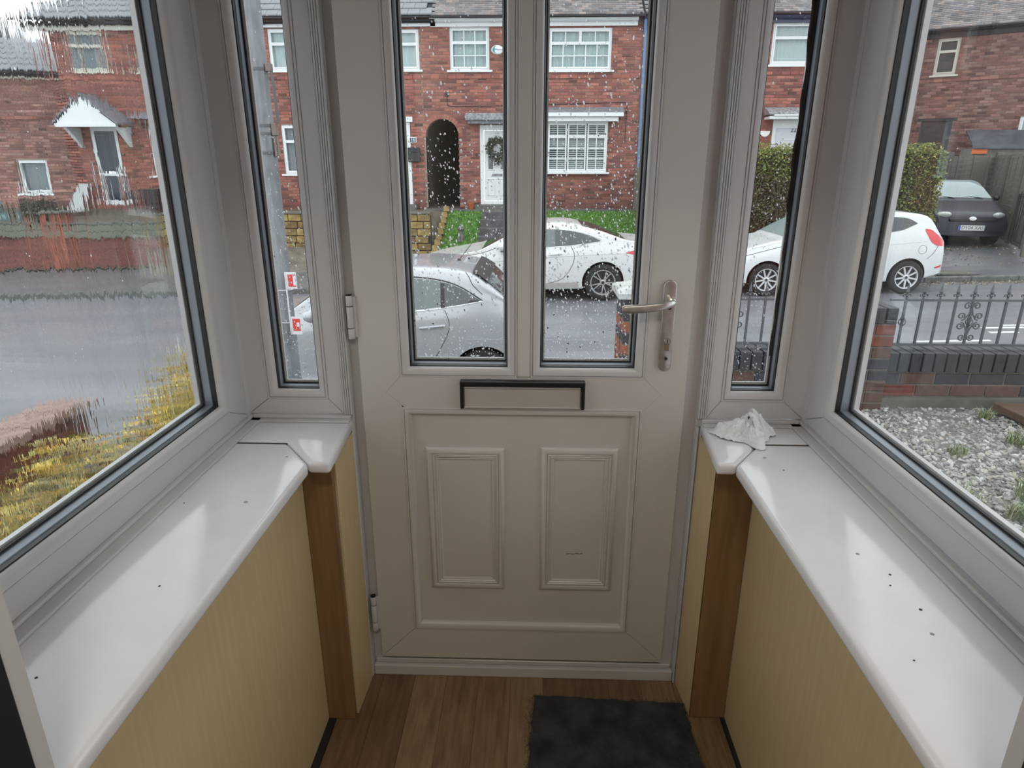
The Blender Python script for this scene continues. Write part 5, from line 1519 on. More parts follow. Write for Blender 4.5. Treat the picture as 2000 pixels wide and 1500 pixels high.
cno = cn.build('door_canopy', M['hw'], hA)
for (xa, xb) in ((-12.58, -11.71), (-10.84, -11.73)):
    s_ = 1 if xb > xa else -1
    MB().prism([(xa, HY - 0.76, 2.52), (xb, HY - 0.76, 3.22), (xb, HY, 3.22), (xa, HY, 2.52)], (0, 0, 0.045)).build('canopy_slope', M['slate'], cno)
for xx in (-12.42, -11.06):
    MB().prism([(xx, HY - 0.55, 2.47), (xx, HY, 2.47), (xx, HY, 1.98)], (0.09, 0, 0)).build('canopy_bracket', M['hw'], cno)
gutter(hA, -13.25, -8.6, 4.93, M['black_gut'], fascia=M['hcream'], fz=(4.82, 4.97))
tiled_roof(hA, -13.32, -8.6, 16.55, 5.03, 6, 0.29, 0.30, M['tile'], hip=1.0)
bx('side_wall', M['facade_mortar'], hA, (-12.8, -12.55, HY, HY + 6, -0.2, 5.0))

# ---- house 16
hB = root('terraced_house', (-5.7, HY, 0.4), 'brick terraced house numbered 16 with a dark letter box by its door', 'house')
holesB = [(-6.93, -5.3, 3.87, 4.85), (-4.5, -2.985, 3.87, 4.82), (-6.83, -5.2, 1.29, 2.55), (-4.35, -3.335, 0.5, 2.6)]
holesB[1] = (-4.45, -3.0, 3.87, 4.82)
wall_with_holes(hB, -8.6, -2.95, -0.2, 5.27, HY, 0.25, holesB)
brickwork(hB, -8.6, -2.95, 0.1, 4.92, holesB, HY, BCOL, dark=darker_base(0.45))
string_course(hB, -8.6, -2.95, 3.66)
hwindow(hB, -6.93, -5.3, 3.87, 4.85, HY, [(0, 0.5, 0.66, 1, 1, 1), (0, 0.5, 0, 0.66, 1, 1), (0.5, 1, 0, 1, 1, 1)], 'hw', ('net', 12))
hwindow(hB, -6.83, -5.2, 1.29, 2.55, HY, [(0, 0.4, 0.68, 1, 1, 1), (0, 0.4, 0, 0.68, 1, 1), (0.4, 1, 0, 1, 1, 1)], 'hw', ('curtain_grey', 14))
hwindow(hB, -4.45, -3.0, 3.87, 4.82, HY, [(0, 0.5, 0, 1, 1, 1), (0.5, 1, 0.66, 1, 1, 1), (0.5, 1, 0, 0.66, 1, 1)], 'hw', ('blind', 6))
db = MB(); db.box(-3.43, -3.335, HY + 0.0, HY + 0.09, 0.5, 2.6); db.box(-4.35, -4.25, HY, HY + 0.09, 0.5, 2.6); db.box(-4.25, -3.43, HY, HY + 0.09, 2.5, 2.6); db.box(-4.25, -3.43, HY, HY + 0.09, 0.5, 0.62)
dbo = db.build('front_door', M['hw'], hB)
bx('door_leaf', mat('dark_blue_glazed_door', (0.03, 0.04, 0.075, 1), 0.15), dbo, (-4.25, -3.43, HY + 0.03, HY + 0.07, 0.62, 2.5))
bx('lintel_board', M['hw'], hB, (-4.45, -3.25, HY - 0.06, HY + 0.02, 2.61, 2.74))
bx('doorstep', M['conc'], hB, (-4.5, -3.2, HY - 0.3, HY, 0.34, 0.5))
lbx = bx('letter_box', mat('black_metal_letter_box', (0.02, 0.024, 0.028, 1), 0.4), hB, (-3.40, -3.08, HY - 0.13, HY - 0.015, 1.60, 1.97), bevel=0.015)
bx('letter_box_flap', M['black_gut'], lbx, (-3.38, -3.10, HY - 0.145, HY - 0.13, 1.85, 1.95), bevel=0.004)
np_ = bx('house_number', M['hw'], hB, (-3.355, -3.165, HY - 0.03, HY - 0.012, 2.10, 2.235))
bx('number_field', mat('slate_blue_number_field', (0.05, 0.09, 0.13, 1), 0.4), np_, (-3.34, -3.18, HY - 0.034, HY - 0.03, 2.115, 2.22))
text_obj('number_text', '16', 0.125, M['hw'], np_, (-3.26, HY - 0.036, 2.167), (math.radians(90), 0, 0))
gutter(hB, -8.6, -2.55, 4.95, M['black_gut'], fascia=M['hw'])
tiled_roof(hB, -8.6, -2.62, 16.55, 5.05, 6, 0.29, 0.30, M['tile'])

# ---- house with the wreath
hC = root('terraced_house', (-0.1, HY, 0.4), 'brick terraced house with a wreath on its white door and a shuttered bay window', 'house')
holesC = [(-2.207, -1.183, 3.86, 4.87), (0.341, 1.958, 3.847, 4.83), (0.327, 1.938, 1.344, 2.60), (-1.458, -0.53, 0.5, 2.53), ]
archw = [(-2.914, -2.024, 0.0, 2.69)]
wall_with_holes(hC, -2.95, 2.72, -0.2, 5.27, HY, 0.25, holesC + [(-2.914, -2.024, -0.2, 2.69)])
brickwork(hC, -2.95, 2.72, 0.1, 4.92, holesC + [('arch', -2.469, 0.445, 2.245)], HY, BCOL, dark=darker_base(0.45))
string_course(hC, -2.95, 2.72, 3.66)
# arched passage: spandrels, ring of voussoirs, dark tunnel
sp_ = MB()
for i in range(16):
    a0 = math.pi * i / 16; a1 = math.pi * (i + 1) / 16
    p0 = (-2.469 + 0.445 * math.cos(a0), 2.245 + 0.445 * math.sin(a0)); p1 = (-2.469 + 0.445 * math.cos(a1), 2.245 + 0.445 * math.sin(a1))
    sp_.prism([(p0[0], HY, p0[1]), (p1[0], HY, p1[1]), (p1[0], HY, 2.70), (p0[0], HY, 2.70)], (0, 0.25, 0))
sp_.build('arch_spandrel', M['facade_mortar'], hC)
vm = [mat('arch_brick_%d' % i, BCOL[i], 0.75) for i in range(3)]
for i in range(19):
    a = math.pi * (i + 0.5) / 19; da_ = math.pi / 19 * 0.44
    pts = [(-2.469 + r * math.cos(a + s), HY - 0.012, 2.245 + r * math.sin(a + s)) for r, s in ((0.447, -da_), (0.56, -da_ * 0.95), (0.56, da_ * 0.95), (0.447, da_))]
    MB().prism(pts, (0, 0.03, 0)).build('arch_brick', rh.choice(vm), hC)
M['near_black'] = mat('dark_passage_brick', (0.05, 0.045, 0.045, 1), 0.9, col2=(0.09, 0.075, 0.07, 1), scale=6)  # very dark brown tone for the passage walls and shrub stems
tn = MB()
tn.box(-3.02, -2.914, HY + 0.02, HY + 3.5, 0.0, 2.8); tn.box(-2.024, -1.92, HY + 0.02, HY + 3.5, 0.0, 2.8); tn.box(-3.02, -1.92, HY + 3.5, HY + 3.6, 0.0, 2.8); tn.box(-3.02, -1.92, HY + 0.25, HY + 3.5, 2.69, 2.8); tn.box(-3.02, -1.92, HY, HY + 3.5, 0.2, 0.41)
tn.build('passage', M['near_black'], hC)
bx('passage_gate', mat('pale_grey_inner_door', (0.24, 0.24, 0.235, 1), 0.7), hC, (-2.045, -2.024, HY + 0.9, HY + 1.7, 1.7, 2.3))
geo = [(0, 1, 0.655, 1, 3, 1), (0, 1, 0, 0.655, 3, 2)]
hwindow(hC, -2.207, -1.183, 3.86, 4.87, HY, geo, 'hw', ('net', 9))
hwindow(hC, 0.341, 1.958, 3.847, 4.83, HY, [(0, 0.5, 0.66, 1, 2, 1), (0.5, 1, 0.66, 1, 2, 1), (0, 1, 0, 0.66, 5, 2)], 'hw', ('net', 14))
hwindow(hC, 0.327, 1.938, 1.344, 2.60, HY - 0.12, [(0, 0.32, 0.73, 1, 2, 1), (0, 0.32, 0, 0.73, 2, 3), (0.34, 0.66, 0.73, 1, 2, 1), (0.34, 0.66, 0, 0.73, 2, 3), (0.68, 1, 0.73, 1, 2, 1), (0.68, 1, 0, 0.73, 2, 3)], 'hw', ('slats', 0), th=0.045, name='bay_window')
cb = MB().box(0.12, 2.18, HY - 0.34, HY, 2.60, 2.71); cb.box(0.08, 2.30, HY - 0.42, HY, 2.71, 2.82)
cbo = cb.build('bay_canopy', M['hw'], hC, bevel=0.01)
MB().prism([(0.07, HY - 0.43, 2.82), (0.07, HY, 2.82), (0.07, HY, 2.97), (0.07, HY - 0.35, 2.86)], (2.25, 0, 0)).build('canopy_top', M['slate'], cbo)
dw = MB(); dw.box(-1.458, -1.36, HY + 0.0, HY + 0.09, 0.5, 2.53); dw.box(-0.63, -0.53, HY, HY + 0.09, 0.5, 2.53); dw.box(-1.36, -0.63, HY, HY + 0.09, 2.41, 2.53); dw.box(-1.36, -0.63, HY, HY + 0.09, 0.5, 0.58)
dwo = dw.build('front_door', M['hw'], hC)
lf = bx('door_leaf', mat('white_door_leaf', (0.68, 0.71, 0.72, 1), 0.4), dwo, (-1.345, -0.645, HY + 0.03, HY + 0.08, 0.59, 2.40))
for xx in (-1.235, -0.905):
    bx('door_glass', M['car_glass'], dwo, (xx, xx + 0.12, HY + 0.022, HY + 0.032, 1.42, 2.2))
    sweep_rect((xx - 0.03, xx + 0.15, 1.38, 2.24), [(0, 0.0), (0.006, 0.012), (0.024, 0.012), (0.03, 0.0)], lambda a, b, h: (a, HY + 0.03 - h, b)).build('glass_moulding', lf.data.materials[0], dwo)
    sweep_rect((xx - 0.05, xx + 0.18, 0.72, 1.18), [(0, 0.0), (0.008, 0.014), (0.022, 0.014), (0.03, 0.002)], lambda a, b, h: (a, HY + 0.03 - h, b)).build('panel_moulding', lf.data.materials[0], dwo)
bx('letter_plate', M['slate'], dwo, (-1.14, -0.86, HY + 0.015, HY + 0.03, 1.235, 1.30), bevel=0.004)
bx('doorstep', M['conc'], hC, (-1.6, -0.4, HY - 0.32, HY, 0.34, 0.5), bevel=0.01)
st_ = MB().box(-1.80, -0.35, HY - 0.45, HY, 2.62, 2.80)
st_.build('stone_canopy', mat('rough_grey_stone_canopy', (0.16, 0.165, 0.18, 1), 0.8, col2=(0.34, 0.35, 0.37, 1), scale=14, bump=0.5), hC, bevel=0.02)
MB().box(-1.74, -0.40, HY - 0.38, HY, 2.55, 2.62).build('canopy_underside', M['slate'], hC)
al = MB().lathe([(0.0, -0.075), (0.10, -0.075), (0.145, -0.06), (0.163, -0.01)], (0, 0, 0), 'y', 28)
alo = link('alarm_box', al.mesh('alarm_box', mat('white_alarm_box', (0.75, 0.77, 0.76, 1), 0.35), smooth=True), hC, tuple(Vector((-0.973, HY, 4.33)) - OFF[hC.name]), (0, 0, 0), (1, 1, 0.70))
cr_ = MB()
NN = 20
cr_.grid(lambda u, v: ((-0.125 + 0.012 * v) * 1.0 * math.cos((u - 0.5) * 2.6) + 0.055 * v * (math.cos((u - 0.5) * 2.6) - 0.25), -0.079, 0.125 * math.sin((u - 0.5) * 2.6)), NN, 3)
cr_.build('alarm_crescent', mat('teal_crescent', (0.05, 0.27, 0.33, 1), 0.4), alo, local=True, recalc=False)
text_obj('alarm_text', 'Mano', 0.095, mat('blue_alarm_lettering', (0.05, 0.16, 0.33, 1), 0.4), alo, (0.035, -0.080, 0.0), (math.radians(90), 0, 0), local=True)
ve = bx('vent_box', M['black_gut'], hC, (-2.36, -2.26, HY - 0.05, HY - 0.01, 3.23, 3.34))
MB().tube([(-2.31, HY - 0.02, 3.23), (-2.305, HY - 0.02, 3.03), (-2.24, HY - 0.02, 2.99), (-1.2, HY - 0.02, 3.0), (1.5, HY - 0.02, 3.06), (2.36, HY - 0.02, 3.08), (2.42, HY - 0.02, 3.0), (2.41, HY - 0.02, 2.1)], 0.009, 5).build('wall_cable', M['black_gut'], hC)
gutter(hC, -2.68, 2.58, 4.965, M['hw'], fascia=M['hw'], fz=(4.86, 4.99))
plain_roof(hC, -2.62, 2.72, 16.55, 5.05, 14)
dp = MB().tube([(2.76, HY - 0.13, 5.0), (2.76, HY - 0.13, 4.86), (2.78, HY - 0.06, 4.72), (2.80, HY - 0.06, 1.0), (2.80, HY - 0.06, 0.35)], 0.04, 10)
dpo = dp.build('downpipe', M['bluepipe'], hC, smooth=True)
for zz in (1.95, 2.2, 3.7):
    MB().lathe([(0.041, zz - 0.03), (0.047, zz - 0.03), (0.047, zz + 0.03), (0.041, zz + 0.03)], (2.79, HY - 0.06, 0), 'z', 12).build('pipe_collar', M['bluepipe'], dpo)

# wreath on the door
wr_ = root('wreath', (-1.0, HY + 0.0, 1.93), 'green leafy wreath hanging on the white door opposite', 'wreath')
mb = MB()
mb.lathe([(0.02, 0.0)], (0, 0, 0))
mb = MB()
for i in range(24):
    a0, a1 = 6.2832 * i / 24, 6.2832 * (i + 1) / 24
    mb.tube([(-1.0 + 0.2 * math.cos(a0), HY - 0.03, 1.95 + 0.215 * math.sin(a0)), (-1.0 + 0.2 * math.cos(a1), HY - 0.03, 1.95 + 0.215 * math.sin(a1))], 0.035, 6)
mb.build('ring', mat('dark_twig_ring', (0.05, 0.055, 0.04, 1), 0.9), wr_)
mb = MB(); pts = []
for i in range(620):
    a = rh.uniform(0, 6.2832); r = rh.gauss(0.205, 0.045)
    pts.append((-1.0 + r * math.cos(a), HY - 0.04 - rh.random() * 0.06, 1.95 + r * 1.05 * math.sin(a)))
for i in range(70): pts.append((-0.98 + rh.gauss(0, 0.06), HY - 0.05 - rh.random() * 0.04, 1.70 - rh.random() * 0.16))
leaves(mb, pts, rh, [(0.06, 0.09, 0.06), (0.10, 0.13, 0.10), (0.16, 0.19, 0.16), (0.05, 0.06, 0.04), (0.12, 0.09, 0.06)], 0.05, 0.10)
o = mb.build('wreath_leaves', M['leaf'], wr_, recalc=False); o['kind'] = 'stuff'
bx('hanger', M['hw'], wr_, (-1.01, -0.99, HY - 0.03, HY + 0.029, 2.1, 2.4))

# ---- house with navy gutter and number 22
hD = root('terraced_house', (5.6, HY, 0.4), 'brick terraced house with a navy gutter and a white door numbered 22 behind the hedge', 'house')
holesD = [(6.0, 7.25, 3.95, 4.92), (6.27, 7.4, 0.5, 2.64)]
wall_with_holes(hD, 2.72, 8.9, -0.2, 5.27, HY, 0.25, holesD)
brickwork(hD, 2.72, 8.9, 0.1, 4.96, holesD, HY, BCOL)
string_course(hD, 2.72, 8.9, 3.72)
hwindow(hD, 6.0, 7.25, 3.95, 4.92, HY, [(0, 1, 0.66, 1, 1, 1), (0, 1, 0, 0.66, 1, 1)], 'hw', ('blind', 13))
dd = MB(); dd.box(6.27, 6.36, HY, HY + 0.08, 0.5, 2.64); dd.box(7.31, 7.4, HY, HY + 0.08, 0.5, 2.64); dd.box(6.36, 7.31, HY, HY + 0.08, 2.44, 2.64)
ddo = dd.build('front_door', M['hw'], hD)
wl_ = mat('lilac_white_door', (0.62, 0.63, 0.70, 1), 0.4)
bx('door_leaf', wl_, ddo, (6.36, 7.31, HY + 0.03, HY + 0.07, 0.5, 2.44))
MB().tube([(6.83 + 0.23 * math.cos(a), HY + 0.025, 2.16 + 0.15 * math.sin(a)) for a in [math.pi * i / 12 for i in range(13)]], 0.009, 5).build('fanlight_moulding', M['hw'], ddo)
bx('fanlight_bar', M['hw'], ddo, (6.55, 7.1, HY + 0.018, HY + 0.03, 2.145, 2.165))
text_obj('number_text', '22', 0.16, M['black_gut'], ddo, (6.83, HY + 0.024, 2.395), (math.radians(90), 0, 0), extrude=0.004)
cd = MB().box(6.02, 7.7, HY - 0.42, HY, 2.64, 2.71); cd.box(6.12, 7.7, HY - 0.46, HY, 2.71, 2.745)
cdo = cd.build('door_canopy', M['hw'], hD, bevel=0.008)
MB().prism([(6.0, HY - 0.45, 2.745), (6.0, HY, 2.745), (6.0, HY, 2.95), (6.0, HY - 0.35, 2.82)], (1.7, 0, 0)).build('canopy_top', mat('mossy_felt_canopy', (0.14, 0.14, 0.155, 1), 0.8, col2=(0.36, 0.36, 0.37, 1), scale=16), cdo)
sg = MB().prism([(6.07 + 0.13 * math.cos(math.pi + math.pi * i / 12) * 1.0, HY - 0.05, 2.37 + 0.14 * math.sin(math.pi + math.pi * i / 12)) for i in range(13)], (0, 0.04, 0))
sg.build('white_wall_sign', mat('white_wall_sign', (0.8, 0.82, 0.8, 1), 0.4), hD)  # half-round white sign on the wall
gutter(hD, 2.72, 8.9, 4.99, M['navy'], fascia=M['navy'], fz=(4.90, 5.02))
plain_roof(hD, 2.72, 8.9, 16.55, 5.08, 14)

# ---- set-back house at the end of the row
hE = root('terraced_house', (-16, 17.6, 0.2), 'lower set-back brick house with a hipped roof behind the cluttered yard', 'house')
holesE = [(-14.88, -14.0, 0.78, 1.66)]
wall_with_holes(hE, -20, -12.8, -0.4, 4.08, 17.6, 0.25, holesE)
brickwork(hE, -16.5, -12.8, -0.1, 3.85, holesE, 17.6, BCOL2)
hwindow(hE, -14.88, -14.0, 0.78, 1.66, 17.6, [(0, 1, 0, 1, 1, 1)], 'hw', ('curtain_grey', 6))
string_course(hE, -16.5, -12.8, 2.74, 17.6)
gutter(hE, -20, -13.05, 3.80, M['black_gut'], y=17.6, fascia=M['hcream'], fz=(3.74, 3.84))
cp = math.tan(PITCH)
tile_e = MB().box(-0.147, 0.147, 0, 0.35, 0, 0.034).mesh('roof_tile', M['tile'], bevel=0.003)
for r in range(6):
    yy = 17.3 + 0.29 * r * math.cos(PITCH); zz = 3.92 + 0.29 * r * math.sin(PITCH)
    xx = -13.3 - 0.29 * r * math.cos(PITCH) * 1.6 - (0.15 if r % 2 else 0)
    while xx > -17.5:
        place('roof_tile', tile_e, hE, (xx, yy, zz), (PITCH - 0.085, 0, 0)); xx -= 0.3
MB().prism([(-13.1, 17.28, 3.88), (-20, 17.28, 3.88), (-22, 20.3, 3.88 + 3.0 * cp), (-17.9, 20.3, 3.88 + 3.0 * cp)], (0, 0, -0.03)).build('roof_slope', M['tile_edge'], hE)
MB().prism([(-13.1, 17.28, 3.86), (-17.9, 20.3, 3.86 + 3.0 * cp), (-13.1, 23.4, 3.86)], (0, 0, -0.03)).build('hip_slope', M['tile'], hE)

# ---- angled house on the right
hF = root('corner_house', (9.0, 21.554, 0.3), 'angled reddish-brown brick house with a small white upstairs window beyond the fence', 'house', rotz=math.radians(-30.38))
hz = -0.3   # local z offset
holesF = [(3.24, 3.80, 4.04 + hz, 5.02 + hz), (3.18, 3.98, 1.5 + hz, 2.80 + hz), (2.1, 2.92, 0.4 + hz, 2.76 + hz), (5.6, 6.5, 1.7 + hz, 2.83 + hz)]
wall_with_holes(hF, -1.5, 9.0, -0.5, 5.2 + hz, 0, 0.25, holesF, local=True)
brickwork(hF, 0.6, 8.0, 0.6, 5.12 + hz, holesF, 0, BCOL2, local=True, dark=lambda x, z: 0.8)
string_course(hF, 0.6, 8.0, 3.86 + hz, 0, local=True, cols=BCOL2[:4])
hwindow(hF, 3.24, 3.80, 4.04 + hz, 5.02 + hz, 0, two, 'hcream', None, local=True)
hwindow(hF, 5.6, 6.5, 1.7 + hz, 2.83 + hz, 0, two, 'hw', ('net', 6), local=True)
df = MB(); df.box(2.1, 2.2, 0, 0.09, 0.1, 2.76 + hz); df.box(2.80, 2.92, 0, 0.09, 0.1, 2.76 + hz); df.box(2.2, 2.80, 0, 0.09, 2.64 + hz, 2.76 + hz)
dfo = df.build('back_door', M['hcream'], hF, local=True)
MB().box(2.2, 2.8, 0.03, 0.07, 0.1, 2.64 + hz).build('door_leaf', M['room'], dfo, local=True)
MB().box(3.18, 3.98, 0.02, 0.06, 1.5 + hz, 2.80 + hz).build('boarded_opening', mat('dark_shuttered_opening', (0.03, 0.03, 0.035, 1), 0.6), hF, local=True)
MB().box(3.08, 4.08, -0.03, 0.03, 2.78 + hz, 2.86 + hz).build('opening_lintel', M['black_gut'], hF, local=True)
gutter(hF, -0.6, 9.0, 5.16 + hz, mat('dark_brown_gutter', (0.03, 0.027, 0.027, 1), 0.5), y=0, local=True, fascia=mat('dark_fascia', (0.05, 0.045, 0.045, 1), 0.7), fz=(5.02 + hz, 5.18 + hz))
plain_roof(hF, 0.4, 9.0, -0.35, 5.22 + hz, 26, local=True, depth=4.0, hip=0.75)

# ================================================================== FAR FRONT GARDENS
g0 = MB()
def bank(u, v):
    x = -30 + 39.0 * u; y = 14.35 + 2.7 * v
    zp = zr(x, 14.3) + 0.12
    t = min(1.0, v / 0.72)
    top = 0.36 if x > -8.6 else 0.16 + 0.25 * max(0.0, (v - 0.5) * 2)
    if -9.0 < x < -2.5: t = 1.0 if v > 0.05 else 0.0
    if x <= -9.0: t = 1.0 if v > 0.19 else 0.0
    return (x, y, zp + (top - zp) * t)
g0.grid(bank, 130, 24)
tag(g0.build('garden_ground', M['soil'], None, recalc=False), 'raised earth and paving of the front gardens across the road', 'garden', kind='structure')
dv = MB().grid(lambda u, v: (8.7 + 7 * u, 15.0 + 6.0 * v, zr(8.7 + 7 * u, 15.0) + 0.09 + drive_rise(8.7 + 7 * u, 15.0) + 0.3 * v), 12, 8)
tag(dv.build('driveway', M['pave'], None, recalc=False), 'wet asphalt driveway beside the timber fence', 'driveway', kind='structure')

# lawn with grass
lawn_z = lambda x, y: 0.36 - 0.95 * max(0.0, min(1.0, (16.25 - y) / 2.35)) ** 0.9
lw_ = root('lawn', (0.1, 15.1, 0.0), 'bright green sloping lawn in front of the house with the wreath', 'lawn', kind='structure')
MB().grid(lambda u, v: (-2.28 + 4.98 * u, 13.85 + 2.4 * v, lawn_z(0, 13.85 + 2.4 * v) + 0.02), 20, 16).build('turf', M['lawn'], lw_, recalc=False)
gb = MB(); rl = random.Random(55)
for i in range(9500):
    x_ = rl.uniform(-2.27, 2.68); y_ = rl.uniform(13.9, 16.2)
    blades(gb, 1, x_, y_, 0.0, lawn_z(x_, y_) + 0.02, 0.06, [(0.10, 0.27, 0.035), (0.13, 0.31, 0.045), (0.08, 0.21, 0.03), (0.15, 0.30, 0.06)], rl, 0.7, 0.012)
o = gb.build('grass_blades', M['leaf'], lw_, recalc=False); o['kind'] = 'stuff'
pt = bx('garden_path', M['conc'], None, (-2.95, 2.7, 16.2, 16.88, 0.2, 0.385)); tag(pt, 'narrow concrete path along the foot of the terrace', 'path', kind='structure')

# buff stone retaining wall, block by block
M_buff = [mat('buff_block_%d' % i, srgb(*a), 0.8, col2=srgb(*b), scale=7, bump=0.3, bscale=25) for i, (a, b) in enumerate([((172, 148, 92), (128, 108, 66)), ((152, 128, 78), (110, 94, 60)), ((184, 162, 108), (140, 120, 76)), ((138, 112, 66), (96, 82, 52))])]
yw = root('retaining_wall', (-5.7, 14.4, -0.3), 'buff yellow block retaining wall below the house numbered 16', 'wall')
bx('wall_core', M['tile_edge'], yw, (-9.0, -2.49, 14.33, 14.55, -1.0, 0.36))
BB = {}
for r in range(7):
    x = -9.0 - (0.16 if r % 2 else 0)
    z = -0.80 + 0.172 * r
    while x < -2.5:
        l = rl.choice([0.26, 0.32, 0.38]); a = max(x, -9.0); b = min(x + l, -2.48)
        if b - a > 0.06:
            k = (round(b - a, 2), rl.randrange(4))
            if k not in BB: BB[k] = MB().box(-k[0] / 2 + 0.007, k[0] / 2 - 0.007, -0.06, 0.06, -0.076, 0.076).mesh('stone_block', M_buff[k[1]], bevel=0.008)
            place('stone_block', BB[k], yw, ((a + b) / 2, 14.34 - 0.015 + rl.uniform(-0.008, 0.008), z + 0.086))
        x += l
MB().box(-9.0, -2.47, 14.24, 14.56, 0.405, 0.45).build('coping_slab', M['conc'], yw, bevel=0.008)
eb = MB().box(-0.075, 0.075, -0.15, 0.15, -0.10, 0.05).mesh('edging_block', M_buff[1], bevel=0.012)
ed = root('lawn_edging', (-2.2, 15.2, 0.0), 'row of buff edging blocks stepping down beside the lawn', 'edging')
for i in range(9):
    yy = 13.95 + 0.28 * i
    place('edging_block', eb, ed, (-2.355 + 0.004 * i, yy, lawn_z(0, yy) + 0.07), (-0.38, 0, 0.05 * (-1) ** i))
ap = MB().prism([(-9.0, 13.3, -1.05), (-9.0, 13.4, -0.90), (-9.0, 14.28, -0.36), (-9.0, 14.28, -1.1)], (4.6, 0, 0))
tag(ap.build('concrete_apron', M['soil'], None), 'sloping wet brown concrete apron at the foot of the buff block wall', 'apron', kind='structure')
# steps, ornament, pot
sd_ = mat('dark_wet_stone_step', (0.07, 0.065, 0.075, 1), 0.5, col2=(0.11, 0.10, 0.11, 1), scale=6)
sr = root('garden_steps', (-0.8, 15.2, -0.2), 'flight of dark wet stone steps up the lawn', 'steps')
for i in range(5):
    yy = 16.2 - 0.42 * i
    bx('step', sd_, sr, (-1.35, -0.3, yy - 0.45, yy + 0.05, -0.7, 0.37 - 0.17 * i), bevel=0.01)
so_ = MB().lathe([(0.0, 0.30), (0.06, 0.28), (0.085, 0.22), (0.06, 0.17), (0.05, 0.12), (0.09, 0.05), (0.10, 0.0), (0.10, -0.1)], (-1.80, 14.75, -0.20), 'z', 12)
tag(so_.build('stone_ornament', mat('grey_stone_ornament', (0.20, 0.19, 0.19, 1), 0.8, col2=(0.09, 0.085, 0.085, 1), scale=18), None, smooth=True), 'small worn grey stone ornament standing on the lawn', 'ornament')
po_ = root('plant_pot', (-1.70, 16.55, 0.385), 'small terracotta plant pot on the path by the white door', 'plant pot')
MB().lathe([(0.0, 0.39), (0.06, 0.388), (0.085, 0.53), (0.092, 0.53), (0.092, 0.56), (0.075, 0.56), (0.07, 0.53), (0.0, 0.53)], (-1.70, 16.55, 0), 'z', 16).build('pot', mat('terracotta', srgb(160, 88, 56), 0.8), po_, smooth=True)
MB().lathe([(0.0, 0.535), (0.068, 0.532)], (-1.70, 16.55, 0), 'z', 12).build('soil', M['soil'], po_)
# grey timber divider fence
M['oldwood'] = mat('weathered_grey_timber', (0.20, 0.19, 0.165, 1), 0.8, col2=(0.13, 0.125, 0.11, 1), scale=5, stretch=(3, 3, 0.6))
tf = root('divider_fence', (2.75, 15.6, 0.0), 'weathered grey board fence dividing the lawn from the hedged garden', 'fence')
for i in range(18):
    yy = 16.78 - 0.145 * i; zt = 1.42 - 0.012 * i - (0.10 if i > 8 else 0) + rl.uniform(-0.02, 0.02); zb = lawn_z(0, min(yy, 16.2)) - 0.05
    bx('fence_board', M['oldwood'], tf, (2.72, 2.745, yy - 0.066, yy + 0.066, zb, zt))
for yy in (16.7, 15.5, 14.25):
    bx('fence_post', M['conc'], tf, (2.75, 2.85, yy - 0.05, yy + 0.05, lawn_z(0, yy) - 0.3, 1.46), bevel=0.01)
bx('fence_rail', M['oldwood'], tf, (2.746, 2.78, 14.2, 16.8, 0.95, 1.03))

# garden wall of the end house
gw = root('garden_wall', (-11, 14.6, -1.0), 'red brick garden wall with a mossy grey block top below the gabled canopy house', 'wall')
bx('wall_core', M['facade_mortar'], gw, (-20, -8.75, 14.612, 14.83, -1.5, 0.1))
o = brickwork(gw, -16.5, -8.75, -1.25, -0.19, [(-12.12, -11.68, -1.4, 0.5)], 14.612, [srgb(138, 80, 70), srgb(124, 72, 64), srgb(112, 68, 60)])
M['moss'] = mat('mossy_grey_block', (0.22, 0.22, 0.185, 1), 0.85, col2=(0.14, 0.15, 0.105, 1), scale=5, bump=0.4)
mblk = MB().box(-0.218, 0.218, -0.07, 0.07, -0.082, 0.082).mesh('mossy_block', M['moss'], bevel=0.01)
for r in range(2):
    x = -16.3 + (0.22 if r else 0)
    while x < -8.9:
        if not (-12.3 < x < -11.5): place('mossy_block', mblk, gw, (x, 14.60 + rl.uniform(-0.008, 0.008), -0.10 + 0.168 * r))
        x += 0.44
bx('coping', M['conc'], gw, (-16.5, -12.14, 14.52, 14.9, 0.155, 0.195), bevel=0.006); bx('coping', M['conc'], gw, (-11.66, -8.75, 14.52, 14.9, 0.155, 0.195), bevel=0.006)
bx('pier', mat('smooth_red_pier', srgb(162, 96, 78), 0.7, col2=srgb(142, 82, 66), scale=8), gw, (-12.12, -11.68, 14.52, 14.9, -1.4, 0.42), bevel=0.012)
bx('pier_cap', M['conc'], gw, (-12.30, -11.60, 14.45, 14.97, 0.42, 0.475), bevel=0.01)
# yard clutter behind it
GS = [(0.05, 0.06, 0.045), (0.08, 0.09, 0.06), (0.03, 0.035, 0.035), (0.12, 0.12, 0.10)]
p = root('dark_shrub', (-13.0, 15.5, 0.2), 'dark bare-looking shrub behind the mossy garden wall', 'shrub')
mb = MB(); pts = [(-12.95 + rl.uniform(-0.55, 0.55), 15.5 + rl.uniform(-0.3, 0.3), 0.45 + rl.gauss(0, 0.14)) for _ in range(1500)]
leaves(mb, pts, rl, GS, 0.05, 0.11); o = mb.build('foliage', M['leaf'], p, recalc=False); o['kind'] = 'stuff'
mb = MB()
for i in range(14): mb.tube([(-13.0 + rl.uniform(-0.3, 0.3), 15.5, 0.12), (-13.0 + rl.uniform(-0.7, 0.7), 15.5 + rl.uniform(-0.2, 0.2), rl.uniform(0.5, 0.95))], [0.012, 0.006], 5)
mb.build('stems', M['near_black'], p)
ts_ = MB()
ts_.grid(lambda u, v: (-13.95 + 0.24 * u + 0.03 * math.sin(v * 9), 15.1 + 0.12 * math.sin(u * 7 + v * 4), 0.16 + 0.50 * v + 0.04 * math.sin(u * 9)), 14, 14)
